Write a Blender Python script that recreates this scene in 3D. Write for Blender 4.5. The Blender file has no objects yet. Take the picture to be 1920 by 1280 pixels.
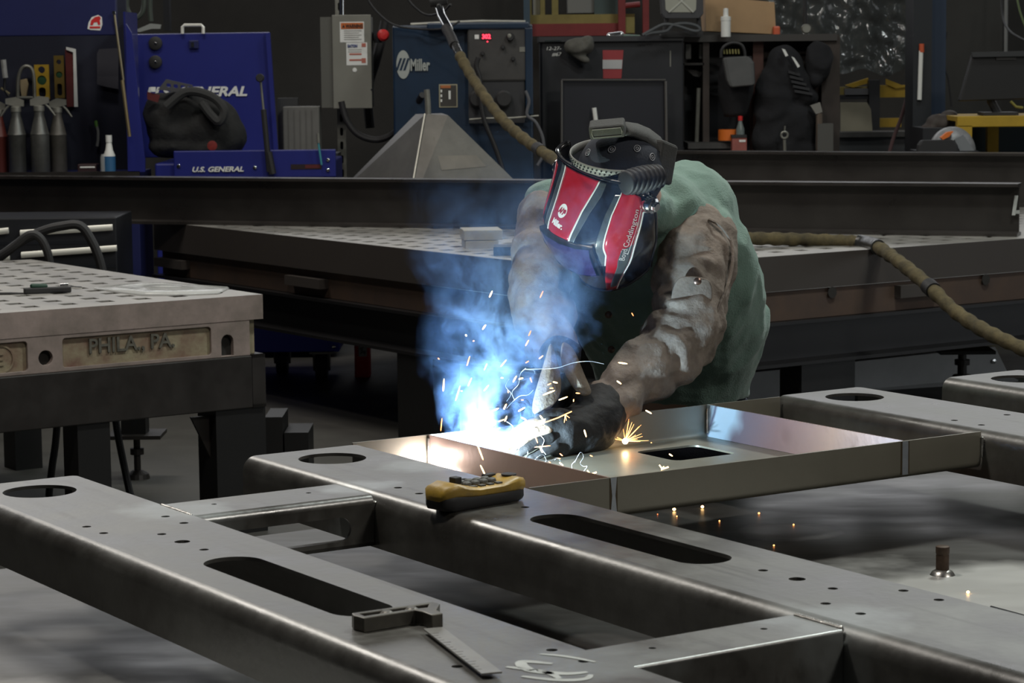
import bpy, bmesh, math, random
import numpy as np
from mathutils import Vector, Matrix, noise
from mathutils.geometry import tessellate_polygon
random.seed(7)
PI = math.pi
SC = bpy.context.scene
COL = SC.collection

# ------------------------------------------------------------------ camera
FPX, PIT, YAW, ROLL, CAMH = 4600.0, math.radians(6.64), math.radians(33.1), -0.0102, 1.70
cd = bpy.data.cameras.new('camera'); cam = bpy.data.objects.new('camera', cd); COL.objects.link(cam)
UP0 = Vector((0, math.sin(PIT), math.cos(PIT))); FWD = Vector((0, math.cos(PIT), -math.sin(PIT)))
RGT = Vector((1, 0, 0)) * math.cos(ROLL) + UP0 * math.sin(ROLL)
UPV = Vector((1, 0, 0)) * -math.sin(ROLL) + UP0 * math.cos(ROLL)
cm = Matrix.Identity(4)
for i in range(3):
    cm[i][0], cm[i][1], cm[i][2] = RGT[i], UPV[i], -FWD[i]
cm.translation = Vector((0, 0, CAMH))
cam.matrix_world = cm
cd.sensor_fit = 'HORIZONTAL'; cd.sensor_width = 36.0; cd.lens = FPX / 1920 * 36.0
cd.clip_start = 0.05; cd.clip_end = 200
cd.dof.use_dof = True; cd.dof.focus_distance = 5.25; cd.dof.aperture_fstop = 18.0
SC.camera = cam

# ------------------------------------------------------------------ view, world, lamps
SC.view_settings.view_transform = 'Standard'; SC.view_settings.look = 'None'
SC.view_settings.gamma = 1.0; SC.view_settings.use_curve_mapping = False
SC.view_settings.exposure = 0.0
SC.cycles.use_denoising = True
SC.cycles.max_bounces = 8; SC.cycles.volume_bounces = 1
SC.cycles.volume_step_rate = 1.0; SC.cycles.sample_clamp_indirect = 4.0
W = bpy.data.worlds.new('world'); SC.world = W; W.use_nodes = True
W.node_tree.nodes['Background'].inputs[0].default_value = (0.85, 0.92, 1.0, 1)
W.node_tree.nodes['Background'].inputs[1].default_value = 0.012

def area_lamp(name, loc, target, sx, sy, power, col=(1, 0.95, 0.87)):
    l = bpy.data.lights.new(name, 'AREA'); l.shape = 'RECTANGLE'; l.size = sx; l.size_y = sy
    l.energy = power; l.color = col
    o = bpy.data.objects.new(name, l); COL.objects.link(o); o.location = loc
    o.rotation_euler = (Vector(target) - Vector(loc)).to_track_quat('-Z', 'Y').to_euler()
    return o
def uvw(u, v, z):
    c, s = math.cos(YAW), math.sin(YAW)
    return Vector((c * u - s * v, s * u + c * v, z))
area_lamp('bay_lamp', uvw(1.35, 4.9, 6.2), uvw(1.6, 4.0, 0.9), 0.5, 0.5, 140)
area_lamp('bay_lamp', (2.6, 7.8, 6.0), (1.6, 6.0, 0.9), 0.8, 0.8, 230, (0.93, 1.0, 0.95))
area_lamp('bay_lamp', (-3.2, 11.2, 6.0), (-1.5, 7.5, 0.5), 1.6, 1.6, 120)
area_lamp('bay_lamp', (-1.5, 11.0, 6.5), (-1.5, 16.0, 1.5), 1.0, 1.0, 75)
area_lamp('bay_lamp', (3.0, 11.5, 6.5), (2.5, 16.0, 1.5), 1.0, 1.0, 70, (0.93, 1.0, 0.97))
area_lamp('bay_lamp', (4.8, 1.6, 6.0), (0.8, 5.2, 0.9), 1.0, 1.0, 130, (1, 0.96, 0.88))
area_lamp('low_side_fill', (8.5, 9.0, 1.35), (0.5, 9.6, 0.9), 5.0, 2.5, 42, (0.90, 0.96, 1.0))  # unseen fill light, added low at the right to reach under the platen
area_lamp('upper_back_fill', (0.0, 18.4, 4.1), (0.0, 6.0, 2.0), 18.0, 2.4, 190, (0.97, 0.98, 1.0))  # unseen area light, added high at the back for sheen on the steel tops

def point_lamp(name, loc, power, col, r=0.01):
    l = bpy.data.lights.new(name, 'POINT'); l.energy = power; l.color = col; l.shadow_soft_size = r
    o = bpy.data.objects.new(name, l); COL.objects.link(o); o.location = loc
    return o
ARC = uvw(2.535, 4.045, 0.905)
point_lamp('arc_light', ARC, 42.0, (0.58, 0.82, 1.0), 0.006)
point_lamp('bead_light', uvw(2.486, 4.118, 0.908), 0.6, (1.0, 0.86, 0.80), 0.008)

# ------------------------------------------------------------------ helpers
def tag(o, label, cat, group=None, kind=None):
    if label: o['label'] = label
    if cat: o['category'] = cat
    if group: o['group'] = group
    if kind: o['kind'] = kind
    return o
def thing(name, label, cat, loc, group=None):
    o = bpy.data.objects.new(name, None); o.empty_display_size = 0.1; COL.objects.link(o)
    o.location = loc
    return tag(o, label, cat, group)
def P(px, py, Y):
    """the world point seen at (px, py) of the 1920x1280 photograph at distance Y in front of the lens"""
    x = (px - 960) / FPX; y = -(py - 640) / FPX
    d = RGT * x + UPV * y + FWD
    return Vector((0, 0, CAMH)) + d * (Y / d.y)
def PZ(px, py, z):
    x = (px - 960) / FPX; y = -(py - 640) / FPX
    d = RGT * x + UPV * y + FWD
    return Vector((0, 0, CAMH)) + d * ((z - CAMH) / d.z)
UV = Matrix.Rotation(YAW, 4, 'Z')
UVP = Matrix.Rotation(math.radians(34.7), 4, 'Z')

class MB:
    def __init__(s, M=None):
        s.bm = bmesh.new(); s.M = M or Matrix.Identity(4)
    def v(s, p): return s.bm.verts.new(s.M @ Vector(p))
    def f(s, vs):
        try: return s.bm.faces.new(vs)
        except ValueError: return None
    def box(s, a, b, R=None, c=None):
        """box from corner a to corner b, optionally rotated by R about c"""
        x0, y0, z0 = a; x1, y1, z1 = b
        pts = [(x0, y0, z0), (x1, y0, z0), (x1, y1, z0), (x0, y1, z0), (x0, y0, z1), (x1, y0, z1), (x1, y1, z1), (x0, y1, z1)]
        if R is not None:
            c = Vector(c) if c is not None else (Vector(a) + Vector(b)) / 2
            pts = [R @ (Vector(p) - c) + c for p in pts]
        vs = [s.v(p) for p in pts]
        for q in ((0, 3, 2, 1), (4, 5, 6, 7), (0, 1, 5, 4), (1, 2, 6, 5), (2, 3, 7, 6), (3, 0, 4, 7)): s.f([vs[i] for i in q])
        return s
    def obox(s, c, ax, ay, az):
        """box with centre c and half-axis vectors"""
        c, ax, ay, az = map(Vector, (c, ax, ay, az))
        pts = [c + ax * i + ay * j + az * k for k in (-1, 1) for i, j in ((-1, -1), (1, -1), (1, 1), (-1, 1))]
        vs = [s.v(p) for p in pts]
        for q in ((0, 3, 2, 1), (4, 5, 6, 7), (0, 1, 5, 4), (1, 2, 6, 5), (2, 3, 7, 6), (3, 0, 4, 7)): s.f([vs[i] for i in q])
        return s
    def loft(s, rings, closed=True, cap=True):
        """rings: lists of points, joined in order"""
        R = [[s.v(p) for p in r] for r in rings]
        n = len(R[0])
        for a, b in zip(R, R[1:]):
            for i in range(n if closed else n - 1):
                j = (i + 1) % n
                s.f([a[i], a[j], b[j], b[i]])
        if cap and closed:
            s.f(list(reversed(R[0]))); s.f(R[-1])
        return s
    def cyl(s, p0, p1, r0, r1=None, n=16, cap=True):
        p0, p1 = Vector(p0), Vector(p1); r1 = r0 if r1 is None else r1
        d = (p1 - p0).normalized(); a = d.orthogonal().normalized(); b = d.cross(a)
        ring = lambda p, r: [p + a * (r * math.cos(t)) + b * (r * math.sin(t)) for t in [2 * PI * i / n for i in range(n)]]
        return s.loft([ring(p0, r0), ring(p1, r1)], cap=cap)
    def tube(s, pts, r, n=10, cap=True, sub=0):
        pts = [Vector(p) for p in pts]
        rs = list(r) if hasattr(r, '__len__') else [r] * len(pts)
        if sub:
            np_, nr = [], []
            for i in range(len(pts) - 1):
                p = [pts[max(i - 1, 0)], pts[i], pts[i + 1], pts[min(i + 2, len(pts) - 1)]]
                for k in range(sub):
                    t = k / sub; t2, t3 = t * t, t * t * t
                    np_.append(0.5 * ((2 * p[1]) + (p[2] - p[0]) * t + (2 * p[0] - 5 * p[1] + 4 * p[2] - p[3]) * t2 + (3 * p[1] - p[0] - 3 * p[2] + p[3]) * t3))
                    nr.append(rs[i] * (1 - t) + rs[i + 1] * t)
            pts = np_ + [pts[-1]]; rs = nr + [rs[-1]]
        a = None; rings = []
        for i, p in enumerate(pts):
            d = (pts[min(i + 1, len(pts) - 1)] - pts[max(i - 1, 0)]).normalized()
            if a is None: a = d.orthogonal().normalized()
            a = (a - d * a.dot(d)).normalized(); b = d.cross(a)
            rings.append([p + a * (rs[i] * math.cos(t)) + b * (rs[i] * math.sin(t)) for t in [2 * PI * k / n for k in range(n)]])
        return s.loft(rings, cap=cap)
    def ball(s, c, rx, ry=None, rz=None, n=16, m=10, R=None):
        ry = rx if ry is None else ry; rz = rx if rz is None else rz
        c = Vector(c); R = R or Matrix.Identity(3)
        rings = []
        for i in range(1, m):
            t = PI * i / m
            rings.append([c + R @ Vector((rx * math.sin(t) * math.cos(p), ry * math.sin(t) * math.sin(p), -rz * math.cos(t))) for p in [2 * PI * k / n for k in range(n)]])
        V = [[s.v(p) for p in r] for r in rings]
        b, t = s.v(c + R @ Vector((0, 0, -rz))), s.v(c + R @ Vector((0, 0, rz)))
        for A, B in zip(V, V[1:]):
            for k in range(n): s.f([A[k], A[(k + 1) % n], B[(k + 1) % n], B[k]])
        for k in range(n):
            s.f([b, V[0][(k + 1) % n], V[0][k]]); s.f([t, V[-1][k], V[-1][(k + 1) % n]])
        return s
    def capsule(s, p0, r0, p1, r1, n=14):
        p0, p1 = Vector(p0), Vector(p1); d = p1 - p0
        if d.length < 1e-6: return s.ball(p0, max(r0, r1))
        d.normalize()
        pts, rs = [], []
        for k in range(1, 6):
            t = PI / 2 * k / 6; pts.append(p0 - d * r0 * math.cos(t)); rs.append(r0 * math.sin(t))
        pts.append(p0); rs.append(r0); pts.append(p1); rs.append(r1)
        for k in range(5, 0, -1):
            t = PI / 2 * k / 6; pts.append(p1 + d * r1 * math.cos(t)); rs.append(r1 * math.sin(t))
        return s.tube(pts, rs, n=n)
    def chain(s, pr, n=14):
        for (p0, r0), (p1, r1) in zip(pr, pr[1:]): s.capsule(p0, r0, p1, r1, n)
        return s
    def lathe(s, prof, c, axis=(0, 0, 1), n=20):
        c = Vector(c); d = Vector(axis).normalized(); a = d.orthogonal().normalized(); b = d.cross(a)
        rings = [[c + d * h + a * (max(r, 1e-4) * math.cos(t)) + b * (max(r, 1e-4) * math.sin(t)) for t in [2 * PI * k / n for k in range(n)]] for r, h in prof]
        return s.loft(rings)
    def plate(s, outer, holes, o, ax, ay, nrm, th):
        """flat plate: outer and holes are 2-D loops in the frame (o, ax, ay); thickness th along -nrm"""
        o, ax, ay, nrm = Vector(o), Vector(ax), Vector(ay), Vector(nrm)
        loops = [outer] + list(holes)
        P3 = [[Vector((x, y, 0)) for x, y in l] for l in loops]
        tris = tessellate_polygon(P3)
        flat = [p for l in loops for p in l]
        top = [s.v(o + ax * x + ay * y) for x, y in flat]
        bot = [s.v(o + ax * x + ay * y - nrm * th) for x, y in flat]
        for t in tris:
            s.f([top[i] for i in t]); s.f([bot[i] for i in reversed(t)])
        k = 0
        for l in loops:
            n = len(l)
            for i in range(n):
                j = (i + 1) % n
                s.f([top[k + i], bot[k + i], bot[k + j], top[k + j]])
            k += n
        return s
    def prism(s, poly, o, ax, ay, nrm, th): return s.plate(poly, [], o, ax, ay, nrm, th)
    def text(s, body, size, o, ax, ay, nrm=None, depth=0.0, bold=0.0, shear=0.0, align='LEFT', mapf=None, sx=1.0):
        cu = bpy.data.curves.new('txt', 'FONT'); cu.body = body; cu.size = size; cu.shear = shear; cu.offset = bold; cu.align_x = align
        cu.extrude = depth / 2; cu.resolution_u = 3
        ob = bpy.data.objects.new('txt', cu); COL.objects.link(ob)
        bpy.context.view_layer.update()
        me = bpy.data.meshes.new_from_object(ob.evaluated_get(bpy.context.evaluated_depsgraph_get()))
        bpy.data.objects.remove(ob); bpy.data.curves.remove(cu)
        o, ax, ay = Vector(o), Vector(ax), Vector(ay); nr = Vector(nrm) if nrm is not None else ax.cross(ay).normalized()
        vs = []
        for q in me.vertices:
            x, y, z = q.co; x *= sx
            vs.append(s.v(mapf(x, y) if mapf else o + ax * x + ay * y + nr * (z + depth / 2)))
        for p in me.polygons: s.f([vs[i] for i in p.vertices])
        bpy.data.meshes.remove(me)
        return s
    def build(s, name, mat, parent=None, smooth=False, bevel=0.0, seg=2, label=None, sub=0, sharp=35, norm=True):
        if norm: bmesh.ops.recalc_face_normals(s.bm, faces=s.bm.faces[:])
        me = bpy.data.meshes.new(name)
        co = [v.co for v in s.bm.verts]
        c = Vector([(min(p[i] for p in co) + max(p[i] for p in co)) / 2 for i in range(3)])
        for v in s.bm.verts: v.co -= c
        s.bm.to_mesh(me); s.bm.free()
        for m in (mat if isinstance(mat, (list, tuple)) else [mat]): me.materials.append(m)
        o = bpy.data.objects.new(name, me); COL.objects.link(o); o.location = c
        if smooth:
            me.polygons.foreach_set('use_smooth', [True] * len(me.polygons))
            if sharp: me.set_sharp_from_angle(angle=math.radians(sharp))
        if bevel:
            b = o.modifiers.new('bev', 'BEVEL'); b.width = bevel; b.segments = seg; b.limit_method = 'ANGLE'; b.angle_limit = math.radians(40)
            b.harden_normals = False
        if sub:
            u = o.modifiers.new('sub', 'SUBSURF'); u.levels = sub; u.render_levels = sub
        if parent is not None: adopt(o, parent)
        if label: o['label'] = label
        return o
WLOC = {}
def wloc(o): return o.location + (wloc(o.parent) if o.parent is not None else Vector())
def adopt(o, parent):
    """parent o keeping its place (all things here are unrotated)"""
    o.parent = parent; o.location = o.location - wloc(parent)
    return o
def copy_tree(o, parent=None):
    c = o.copy(); COL.objects.link(c)
    if parent is not None: c.parent = parent
    for ch in list(o.children): copy_tree(ch, c)
    return c

# ------------------------------------------------------------------ materials
MATS = {}
def mat(name, col, rough=0.6, metal=0.0, var=0.0, scale=8.0, col2=None, bump=0.0, bscale=40.0, stretch=(1, 1, 1), emit=None, es=0.0,
        ior=1.5, alpha=1.0, trans=0.0, coat=0.0, spec=0.5, rvar=0.0, sheen=0.0, detail=6):
    if name in MATS: return MATS[name]
    m = bpy.data.materials.new(name); m.use_nodes = True; MATS[name] = m
    nt = m.node_tree; b = nt.nodes['Principled BSDF']; L = nt.links
    I = b.inputs
    I['Base Color'].default_value = (*col, 1); I['Roughness'].default_value = rough; I['Metallic'].default_value = metal
    I['Alpha'].default_value = alpha; I['Transmission Weight'].default_value = trans; I['Coat Weight'].default_value = coat
    I['IOR'].default_value = ior
    I['Coat Roughness'].default_value = 0.08
    I['Specular IOR Level'].default_value = spec; I['Sheen Weight'].default_value = sheen
    if emit: I['Emission Color'].default_value = (*emit, 1); I['Emission Strength'].default_value = es
    if var or bump or rvar:
        tc = nt.nodes.new('ShaderNodeTexCoord'); mp = nt.nodes.new('ShaderNodeMapping'); mp.inputs['Scale'].default_value = stretch
        L.new(tc.outputs['Object'], mp.inputs[0])
    if var or rvar:
        n = nt.nodes.new('ShaderNodeTexNoise'); n.inputs['Scale'].default_value = scale; n.inputs['Detail'].default_value = detail
        n.inputs['Roughness'].default_value = 0.65
        L.new(mp.outputs[0], n.inputs['Vector'])
        if var:
            r = nt.nodes.new('ShaderNodeValToRGB'); r.color_ramp.elements[0].position = 0.5 - 0.22; r.color_ramp.elements[1].position = 0.5 + 0.22
            c2 = col2 or tuple(c * (1 - var) for c in col)
            r.color_ramp.elements[0].color = (*c2, 1); r.color_ramp.elements[1].color = (*col, 1)
            L.new(n.outputs['Fac'], r.inputs[0]); L.new(r.outputs[0], I['Base Color'])
        if rvar:
            mr = nt.nodes.new('ShaderNodeMapRange'); mr.inputs[1].default_value = 0.3; mr.inputs[2].default_value = 0.7
            mr.inputs[3].default_value = rough - rvar; mr.inputs[4].default_value = rough + rvar
            L.new(n.outputs['Fac'], mr.inputs[0]); L.new(mr.outputs[0], I['Roughness'])
    if bump:
        n2 = nt.nodes.new('ShaderNodeTexNoise'); n2.inputs['Scale'].default_value = bscale; n2.inputs['Detail'].default_value = 5
        L.new(mp.outputs[0], n2.inputs['Vector'])
        bp = nt.nodes.new('ShaderNodeBump'); bp.inputs['Strength'].default_value = bump; bp.inputs['Distance'].default_value = 0.01
        L.new(n2.outputs['Fac'], bp.inputs['Height']); L.new(bp.outputs[0], I['Normal'])
    return m
# ================================================================== setting
M_floor = mat('concrete', (0.060, 0.057, 0.050), 0.6, 0, 0.35, 1.5, bump=0.05, bscale=30, rvar=0.12)
M_wall = mat('dark_wall', (0.050, 0.046, 0.042), 0.8, 0, 0.35, 2.0)
MB().box((-14, -3, -0.1), (14, 20, 0)).build('floor', M_floor)['kind'] = 'structure'
MB().box((-14, 18.0, 0), (14, 18.2, 2.6)).build('wall_back', M_wall)['kind'] = 'structure'

# ================================================================== the welded frame on its table
def rail_steel():
    """dark mill finish with rolling streaks along the rails and bright ground areas at the joints"""
    m = bpy.data.materials.new('mill_steel'); m.use_nodes = True; nt = m.node_tree; L = nt.links; b = nt.nodes['Principled BSDF']; I = b.inputs
    def N(t, **k):
        n = nt.nodes.new(t)
        for a, v in k.items(): setattr(n, a, v)
        return n
    geo = N('ShaderNodeNewGeometry'); rot = N('ShaderNodeVectorRotate', rotation_type='Z_AXIS'); rot.inputs['Angle'].default_value = -YAW
    L.new(geo.outputs['Position'], rot.inputs['Vector'])
    mp = N('ShaderNodeMapping'); mp.inputs['Scale'].default_value = (34, 1.6, 20); L.new(rot.outputs[0], mp.inputs[0])
    n1 = N('ShaderNodeTexNoise'); n1.inputs['Scale'].default_value = 1.0; n1.inputs['Detail'].default_value = 5; L.new(mp.outputs[0], n1.inputs['Vector'])
    n2 = N('ShaderNodeTexNoise'); n2.inputs['Scale'].default_value = 7.0; n2.inputs['Detail'].default_value = 7; n2.inputs['Roughness'].default_value = .65; L.new(rot.outputs[0], n2.inputs['Vector'])
    r1 = N('ShaderNodeMapRange'); r1.inputs[1].default_value = .30; r1.inputs[2].default_value = .46; L.new(n1.outputs['Fac'], r1.inputs[0])
    r2 = N('ShaderNodeMapRange'); r2.inputs[1].default_value = .35; r2.inputs[2].default_value = .65; L.new(n2.outputs['Fac'], r2.inputs[0])
    mu = N('ShaderNodeMath', operation='MULTIPLY'); L.new(r1.outputs[0], mu.inputs[0]); L.new(r2.outputs[0], mu.inputs[1])
    cr = N('ShaderNodeValToRGB'); e = cr.color_ramp.elements; e[0].color = (.050, .045, .038, 1); e[1].color = (.125, .122, .110, 1); L.new(mu.outputs[0], cr.inputs[0])
    # ground areas
    sx = N('ShaderNodeSeparateXYZ'); L.new(rot.outputs[0], sx.inputs[0]); dist = None
    for u, v, k in ((1.745, 3.70, 1.0), (2.10, 3.72, .7), (1.72, 2.45, 1.0), (2.10, 2.455, 1.0), (2.30, 3.85, .8)):
        c = N('ShaderNodeCombineXYZ'); L.new(sx.outputs[0], c.inputs[0]); L.new(sx.outputs[1], c.inputs[1])
        d = N('ShaderNodeVectorMath', operation='DISTANCE'); L.new(c.outputs[0], d.inputs[0]); d.inputs[1].default_value = (u, v, 0)
        q = N('ShaderNodeMath', operation='DIVIDE'); L.new(d.outputs['Value'], q.inputs[0]); q.inputs[1].default_value = k
        if dist is None: dist = q.outputs[0]
        else:
            mn = N('ShaderNodeMath', operation='MINIMUM'); L.new(dist, mn.inputs[0]); L.new(q.outputs[0], mn.inputs[1]); dist = mn.outputs[0]
    wv = N('ShaderNodeTexNoise'); wv.inputs['Scale'].default_value = 16; wv.inputs['Detail'].default_value = 3; L.new(rot.outputs[0], wv.inputs['Vector'])
    ad = N('ShaderNodeMath', operation='MULTIPLY_ADD'); L.new(wv.outputs['Fac'], ad.inputs[0]); ad.inputs[1].default_value = -.13; L.new(dist, ad.inputs[2])
    gm = N('ShaderNodeMapRange'); gm.inputs[1].default_value = .05; gm.inputs[2].default_value = -.01; gm.inputs[3].default_value = 0; gm.inputs[4].default_value = 1; L.new(ad.outputs[0], gm.inputs[0])
    mx = N('ShaderNodeMix', data_type='RGBA'); L.new(gm.outputs[0], mx.inputs[0]); L.new(cr.outputs[0], mx.inputs[6]); mx.inputs[7].default_value = (.21, .222, .217, 1)
    L.new(mx.outputs[2], I['Base Color'])
    rr = N('ShaderNodeMapRange'); rr.inputs[1].default_value = .3; rr.inputs[2].default_value = .7; rr.inputs[3].default_value = .27; rr.inputs[4].default_value = .42; L.new(n2.outputs['Fac'], rr.inputs[0]); L.new(rr.outputs[0], I['Roughness'])
    I['Metallic'].default_value = .25; I['IOR'].default_value = 2.4
    n3 = N('ShaderNodeTexNoise'); n3.inputs['Scale'].default_value = 60; n3.inputs['Detail'].default_value = 4; L.new(rot.outputs[0], n3.inputs['Vector'])
    bp = N('ShaderNodeBump'); bp.inputs['Strength'].default_value = .05; bp.inputs['Distance'].default_value = .01; L.new(n3.outputs['Fac'], bp.inputs['Height']); L.new(bp.outputs[0], I['Normal'])
    return m
steel = rail_steel()
steel_web = steel
steel_dark = mat('dark_steel', (0.026, 0.022, 0.020), 0.45, 0.2, 0.4, 6.0, rvar=0.1)
steel_black = mat('black_steel', (0.007, 0.0065, 0.0065), 0.5, 0.1, 0.4, 6.0)
ground_steel = mat('ground_steel', (0.55, 0.56, 0.56), 0.33, 0.85, 0.35, 9.0, stretch=(1, 6, 1))
bead_mat = mat('weld_bead', (0.55, 0.53, 0.50), 0.32, 0.9, 0.5, 60)
chalk = mat('soapstone', (0.55, 0.57, 0.55), 0.55, 0.3, 0.3, 20)

def arcpts(cx, cy, r, a0, a1, n=8):
    return [(cx + r * math.cos(math.radians(a0 + (a1 - a0) * i / n)), cy + r * math.sin(math.radians(a0 + (a1 - a0) * i / n))) for i in range(n + 1)]
def circ(cx, cy, r, n=28): return arcpts(cx, cy, r, 0, 360 - 360 / n, n - 1)
def rrect(x0, y0, x1, y1, r, n=6):
    r = min(r, (x1 - x0) / 2 - 1e-5, (y1 - y0) / 2 - 1e-5)
    return arcpts(x1 - r, y0 + r, r, -90, 0, n) + arcpts(x1 - r, y1 - r, r, 0, 90, n) + arcpts(x0 + r, y1 - r, r, 90, 180, n) + arcpts(x0 + r, y0 + r, r, 180, 270, n)

frame = thing('welded_chassis', 'welded bare steel ladder frame of bent rails the welder is working on', 'metal frame', uvw(2.6, 3.0, 0.855))
TOP, WEBZ = 0.95, 0.855
def rail(uL, uR, v0, v1, circle=True, holes=(), slots=(), flangeR=0.0):
    m = MB(UV); th = 0.006; R = 0.028
    uf = uL + R                                                   # flat part starts here
    cx = (uL + uR) / 2 + 0.006
    loops = []
    if circle: loops.append(circ(cx - uf, v1 - 0.118 - v0, 0.064, 40))
    for s0, s1 in slots: loops.append(rrect(cx - 0.046 - uf, s0 - v0, cx + 0.046 - uf, s1 - v0, 0.046, 10))
    for hu, hv, hr in holes: loops.append(circ(hu - uf, hv - v0, hr, 14))
    W_ = uR - uf; Ln = v1 - v0
    outer = [(0, 0), (W_, 0)] + arcpts(W_ - 0.012, Ln - 0.012, 0.012, 0, 90, 4) + [(0, Ln)]
    m.plate(outer, loops, (uf, v0, TOP), (1, 0, 0), (0, 1, 0), (0, 0, 1), th)
    # bend and web, one swept strip
    prof = [(uf - R * math.sin(t), TOP - R + R * math.cos(t)) for t in [PI / 2 * i / 8 for i in range(9)]] + [(uL, WEBZ + 0.002)]
    inn = [(uf - (R - th) * math.sin(t), TOP - R + (R - th) * math.cos(t)) for t in [PI / 2 * i / 8 for i in range(9)]] + [(uL + th, WEBZ + 0.002)]
    loop = prof + inn[::-1]
    m.loft([[(u, v0, z) for u, z in loop], [(u, v1, z) for u, z in loop]])
    # right side return below the plate
    m.box((uR - 0.012, v0, WEBZ + 0.02), (uR - 0.006, v1 - 0.01, TOP - th + 0.0005))
    return m.build('rail', steel, frame, smooth=True, sharp=25)
hr, hb = 0.0075, 0.0125
h1 = [(1.557, 3.655, hr), (1.557, 3.588, hr), (1.699, 3.66, hr), (1.699, 3.59, hr), (1.629, 3.525, hr), (1.629, 3.45, hb), (1.629, 3.373, hr),
      (1.705, 2.53, hr), (1.705, 2.459, hr), (1.562, 2.528, hr), (1.562, 2.459, hr), (1.634, 2.751, hr), (1.634, 2.676, hb)]
rail(1.492, 1.740, 0.9, 4.128, True, h1, [(2.832, 3.302)])
h2 = [(2.148, 3.666, hr), (2.148, 3.594, hr), (2.289, 3.67, hr), (2.289, 3.60, hr), (2.225, 3.378, hr), (2.227, 2.751, hr), (2.229, 2.676, hb), (2.229, 2.598, hr), (2.159, 2.531, hr), (2.157, 2.457, hr), (2.300, 2.53, hr), (2.300, 2.458, hr)]
rail(2.080, 2.326, 0.9, 4.131, True, h2, [(2.830, 3.302)])
h3 = [(3.47, 3.668, hr), (3.47, 3.59, hr), (3.61, 3.66, hr), (3.61, 3.585, hr)]
rail(3.408, 3.652, 0.9, 4.17, True, h3, [(2.83, 3.302)])
rail(3.905, 4.150, 0.9, 4.17, True, [], [(2.83, 3.302)])

def cross_member(u0, u1, v0, v1, slot=True, R=0.014):
    m = MB(UV); th = 0.006; vf = v0 + R
    m.plate([(0, 0), (u1 - u0, 0), (u1 - u0, v1 - vf), (0, v1 - vf)], [circ(0.075, (v1 - vf) * .6, 0.005, 10), circ(u1 - u0 - 0.08, (v1 - vf) * .6, 0.005, 10)], (u0, vf, TOP - 0.001), (1, 0, 0), (0, 1, 0), (0, 0, 1), th)
    prof = [(vf - R * math.sin(t), TOP - R + R * math.cos(t)) for t in [PI / 2 * i / 6 for i in range(7)]]
    inn = [(vf - (R - th) * math.sin(t), TOP - R + (R - th) * math.cos(t)) for t in [PI / 2 * i / 6 for i in range(7)]]
    lo = prof + inn[::-1]
    m.loft([[(u0, v, z - .001) for v, z in lo], [(u1, v, z - .001) for v, z in lo]])
    zt = TOP - R - 0.001; zb = WEBZ + 0.006
    W_ = u1 - u0
    hl = [rrect(0.03, 0.014, W_ - 0.045, zt - zb - 0.018, 0.022, 6)] if slot else []
    m.plate([(0, 0), (W_, 0), (W_, zt - zb), (0, zt - zb)], hl, (u0, v0, zb), (1, 0, 0), (0, 0, 1), (0, -1, 0), th)
    m.box((u0, v0, zb), (u1, v0 + 0.05, zb + th))
    return m.build('cross_member', steel, frame, smooth=True, sharp=25)
c1 = cross_member(1.742, 2.079, 3.632, 3.768)
c2 = cross_member(1.742, 2.079, 2.402, 2.508, False, 0.0045)
def bead(name, p0, p1, r, par, n=40, mt=None):
    m = MB(UV); p0, p1 = Vector(p0), Vector(p1)
    pts = [p0.lerp(p1, i / n) for i in range(n + 1)]
    m.tube(pts, [r * (0.8 + 0.3 * (i % 2)) * (0.9 + 0.2 * random.random()) for i in range(n + 1)], 8)
    return m.build(name, mt or bead_mat, par, smooth=True, sharp=0)
bead('weld_bead', (1.741, 3.65, TOP - .0032), (1.741, 3.765, TOP - .0032), 0.005, c1)
bead('weld_bead', (2.082, 3.636, TOP - .012), (2.082, 3.64, 0.875), 0.0055, c1)
bead('weld_bead', (2.084, 2.41, TOP - .003), (2.084, 2.506, TOP - .003), 0.005, c2)

# the pan being welded in: bent sheet with flanges and two end walls
pan_m = mat('pan_sheet', (0.225, 0.21, 0.165), 0.40, 0.35, 0.30, 7.0, col2=(0.19, 0.178, 0.14), ior=2.0, bump=0.02, bscale=80, rvar=0.06)
def heat_steel(name, stops):
    """sheet with temper colours along its length (distance along the rail direction)"""
    m = mat(name, (.4, .3, .26), 0.42, 0.6, bump=0.03, bscale=80); nt = m.node_tree; L = nt.links
    geo = nt.nodes.new('ShaderNodeNewGeometry'); dt = nt.nodes.new('ShaderNodeVectorMath'); dt.operation = 'DOT_PRODUCT'
    L.new(geo.outputs['Position'], dt.inputs[0]); dt.inputs[1].default_value = (-math.sin(YAW), math.cos(YAW), 0.35)
    n = nt.nodes.new('ShaderNodeTexNoise'); n.inputs['Scale'].default_value = 9; n.inputs['Detail'].default_value = 3; L.new(geo.outputs['Position'], n.inputs['Vector'])
    ma = nt.nodes.new('ShaderNodeMath'); ma.operation = 'MULTIPLY_ADD'; L.new(n.outputs['Fac'], ma.inputs[0]); ma.inputs[1].default_value = .10; L.new(dt.outputs['Value'], ma.inputs[2])
    mr = nt.nodes.new('ShaderNodeMapRange'); mr.inputs[1].default_value = 3.52 + .35 * .92 + .05; mr.inputs[2].default_value = 4.15 + .35 * .92 + .05; L.new(ma.outputs[0], mr.inputs[0])
    cr = nt.nodes.new('ShaderNodeValToRGB'); e = cr.color_ramp.elements
    while len(e) < len(stops): e.new(.5)
    for q, (p, c) in zip(e, stops): q.position = p; q.color = (*c, 1)
    L.new(mr.outputs[0], cr.inputs[0]); L.new(cr.outputs[0], nt.nodes['Principled BSDF'].inputs['Base Color'])
    return m
panw_m = heat_steel('heated_sheet', [(0, (.40, .29, .25)), (.6, (.46, .35, .31)), (1, (.50, .38, .34))])
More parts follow.
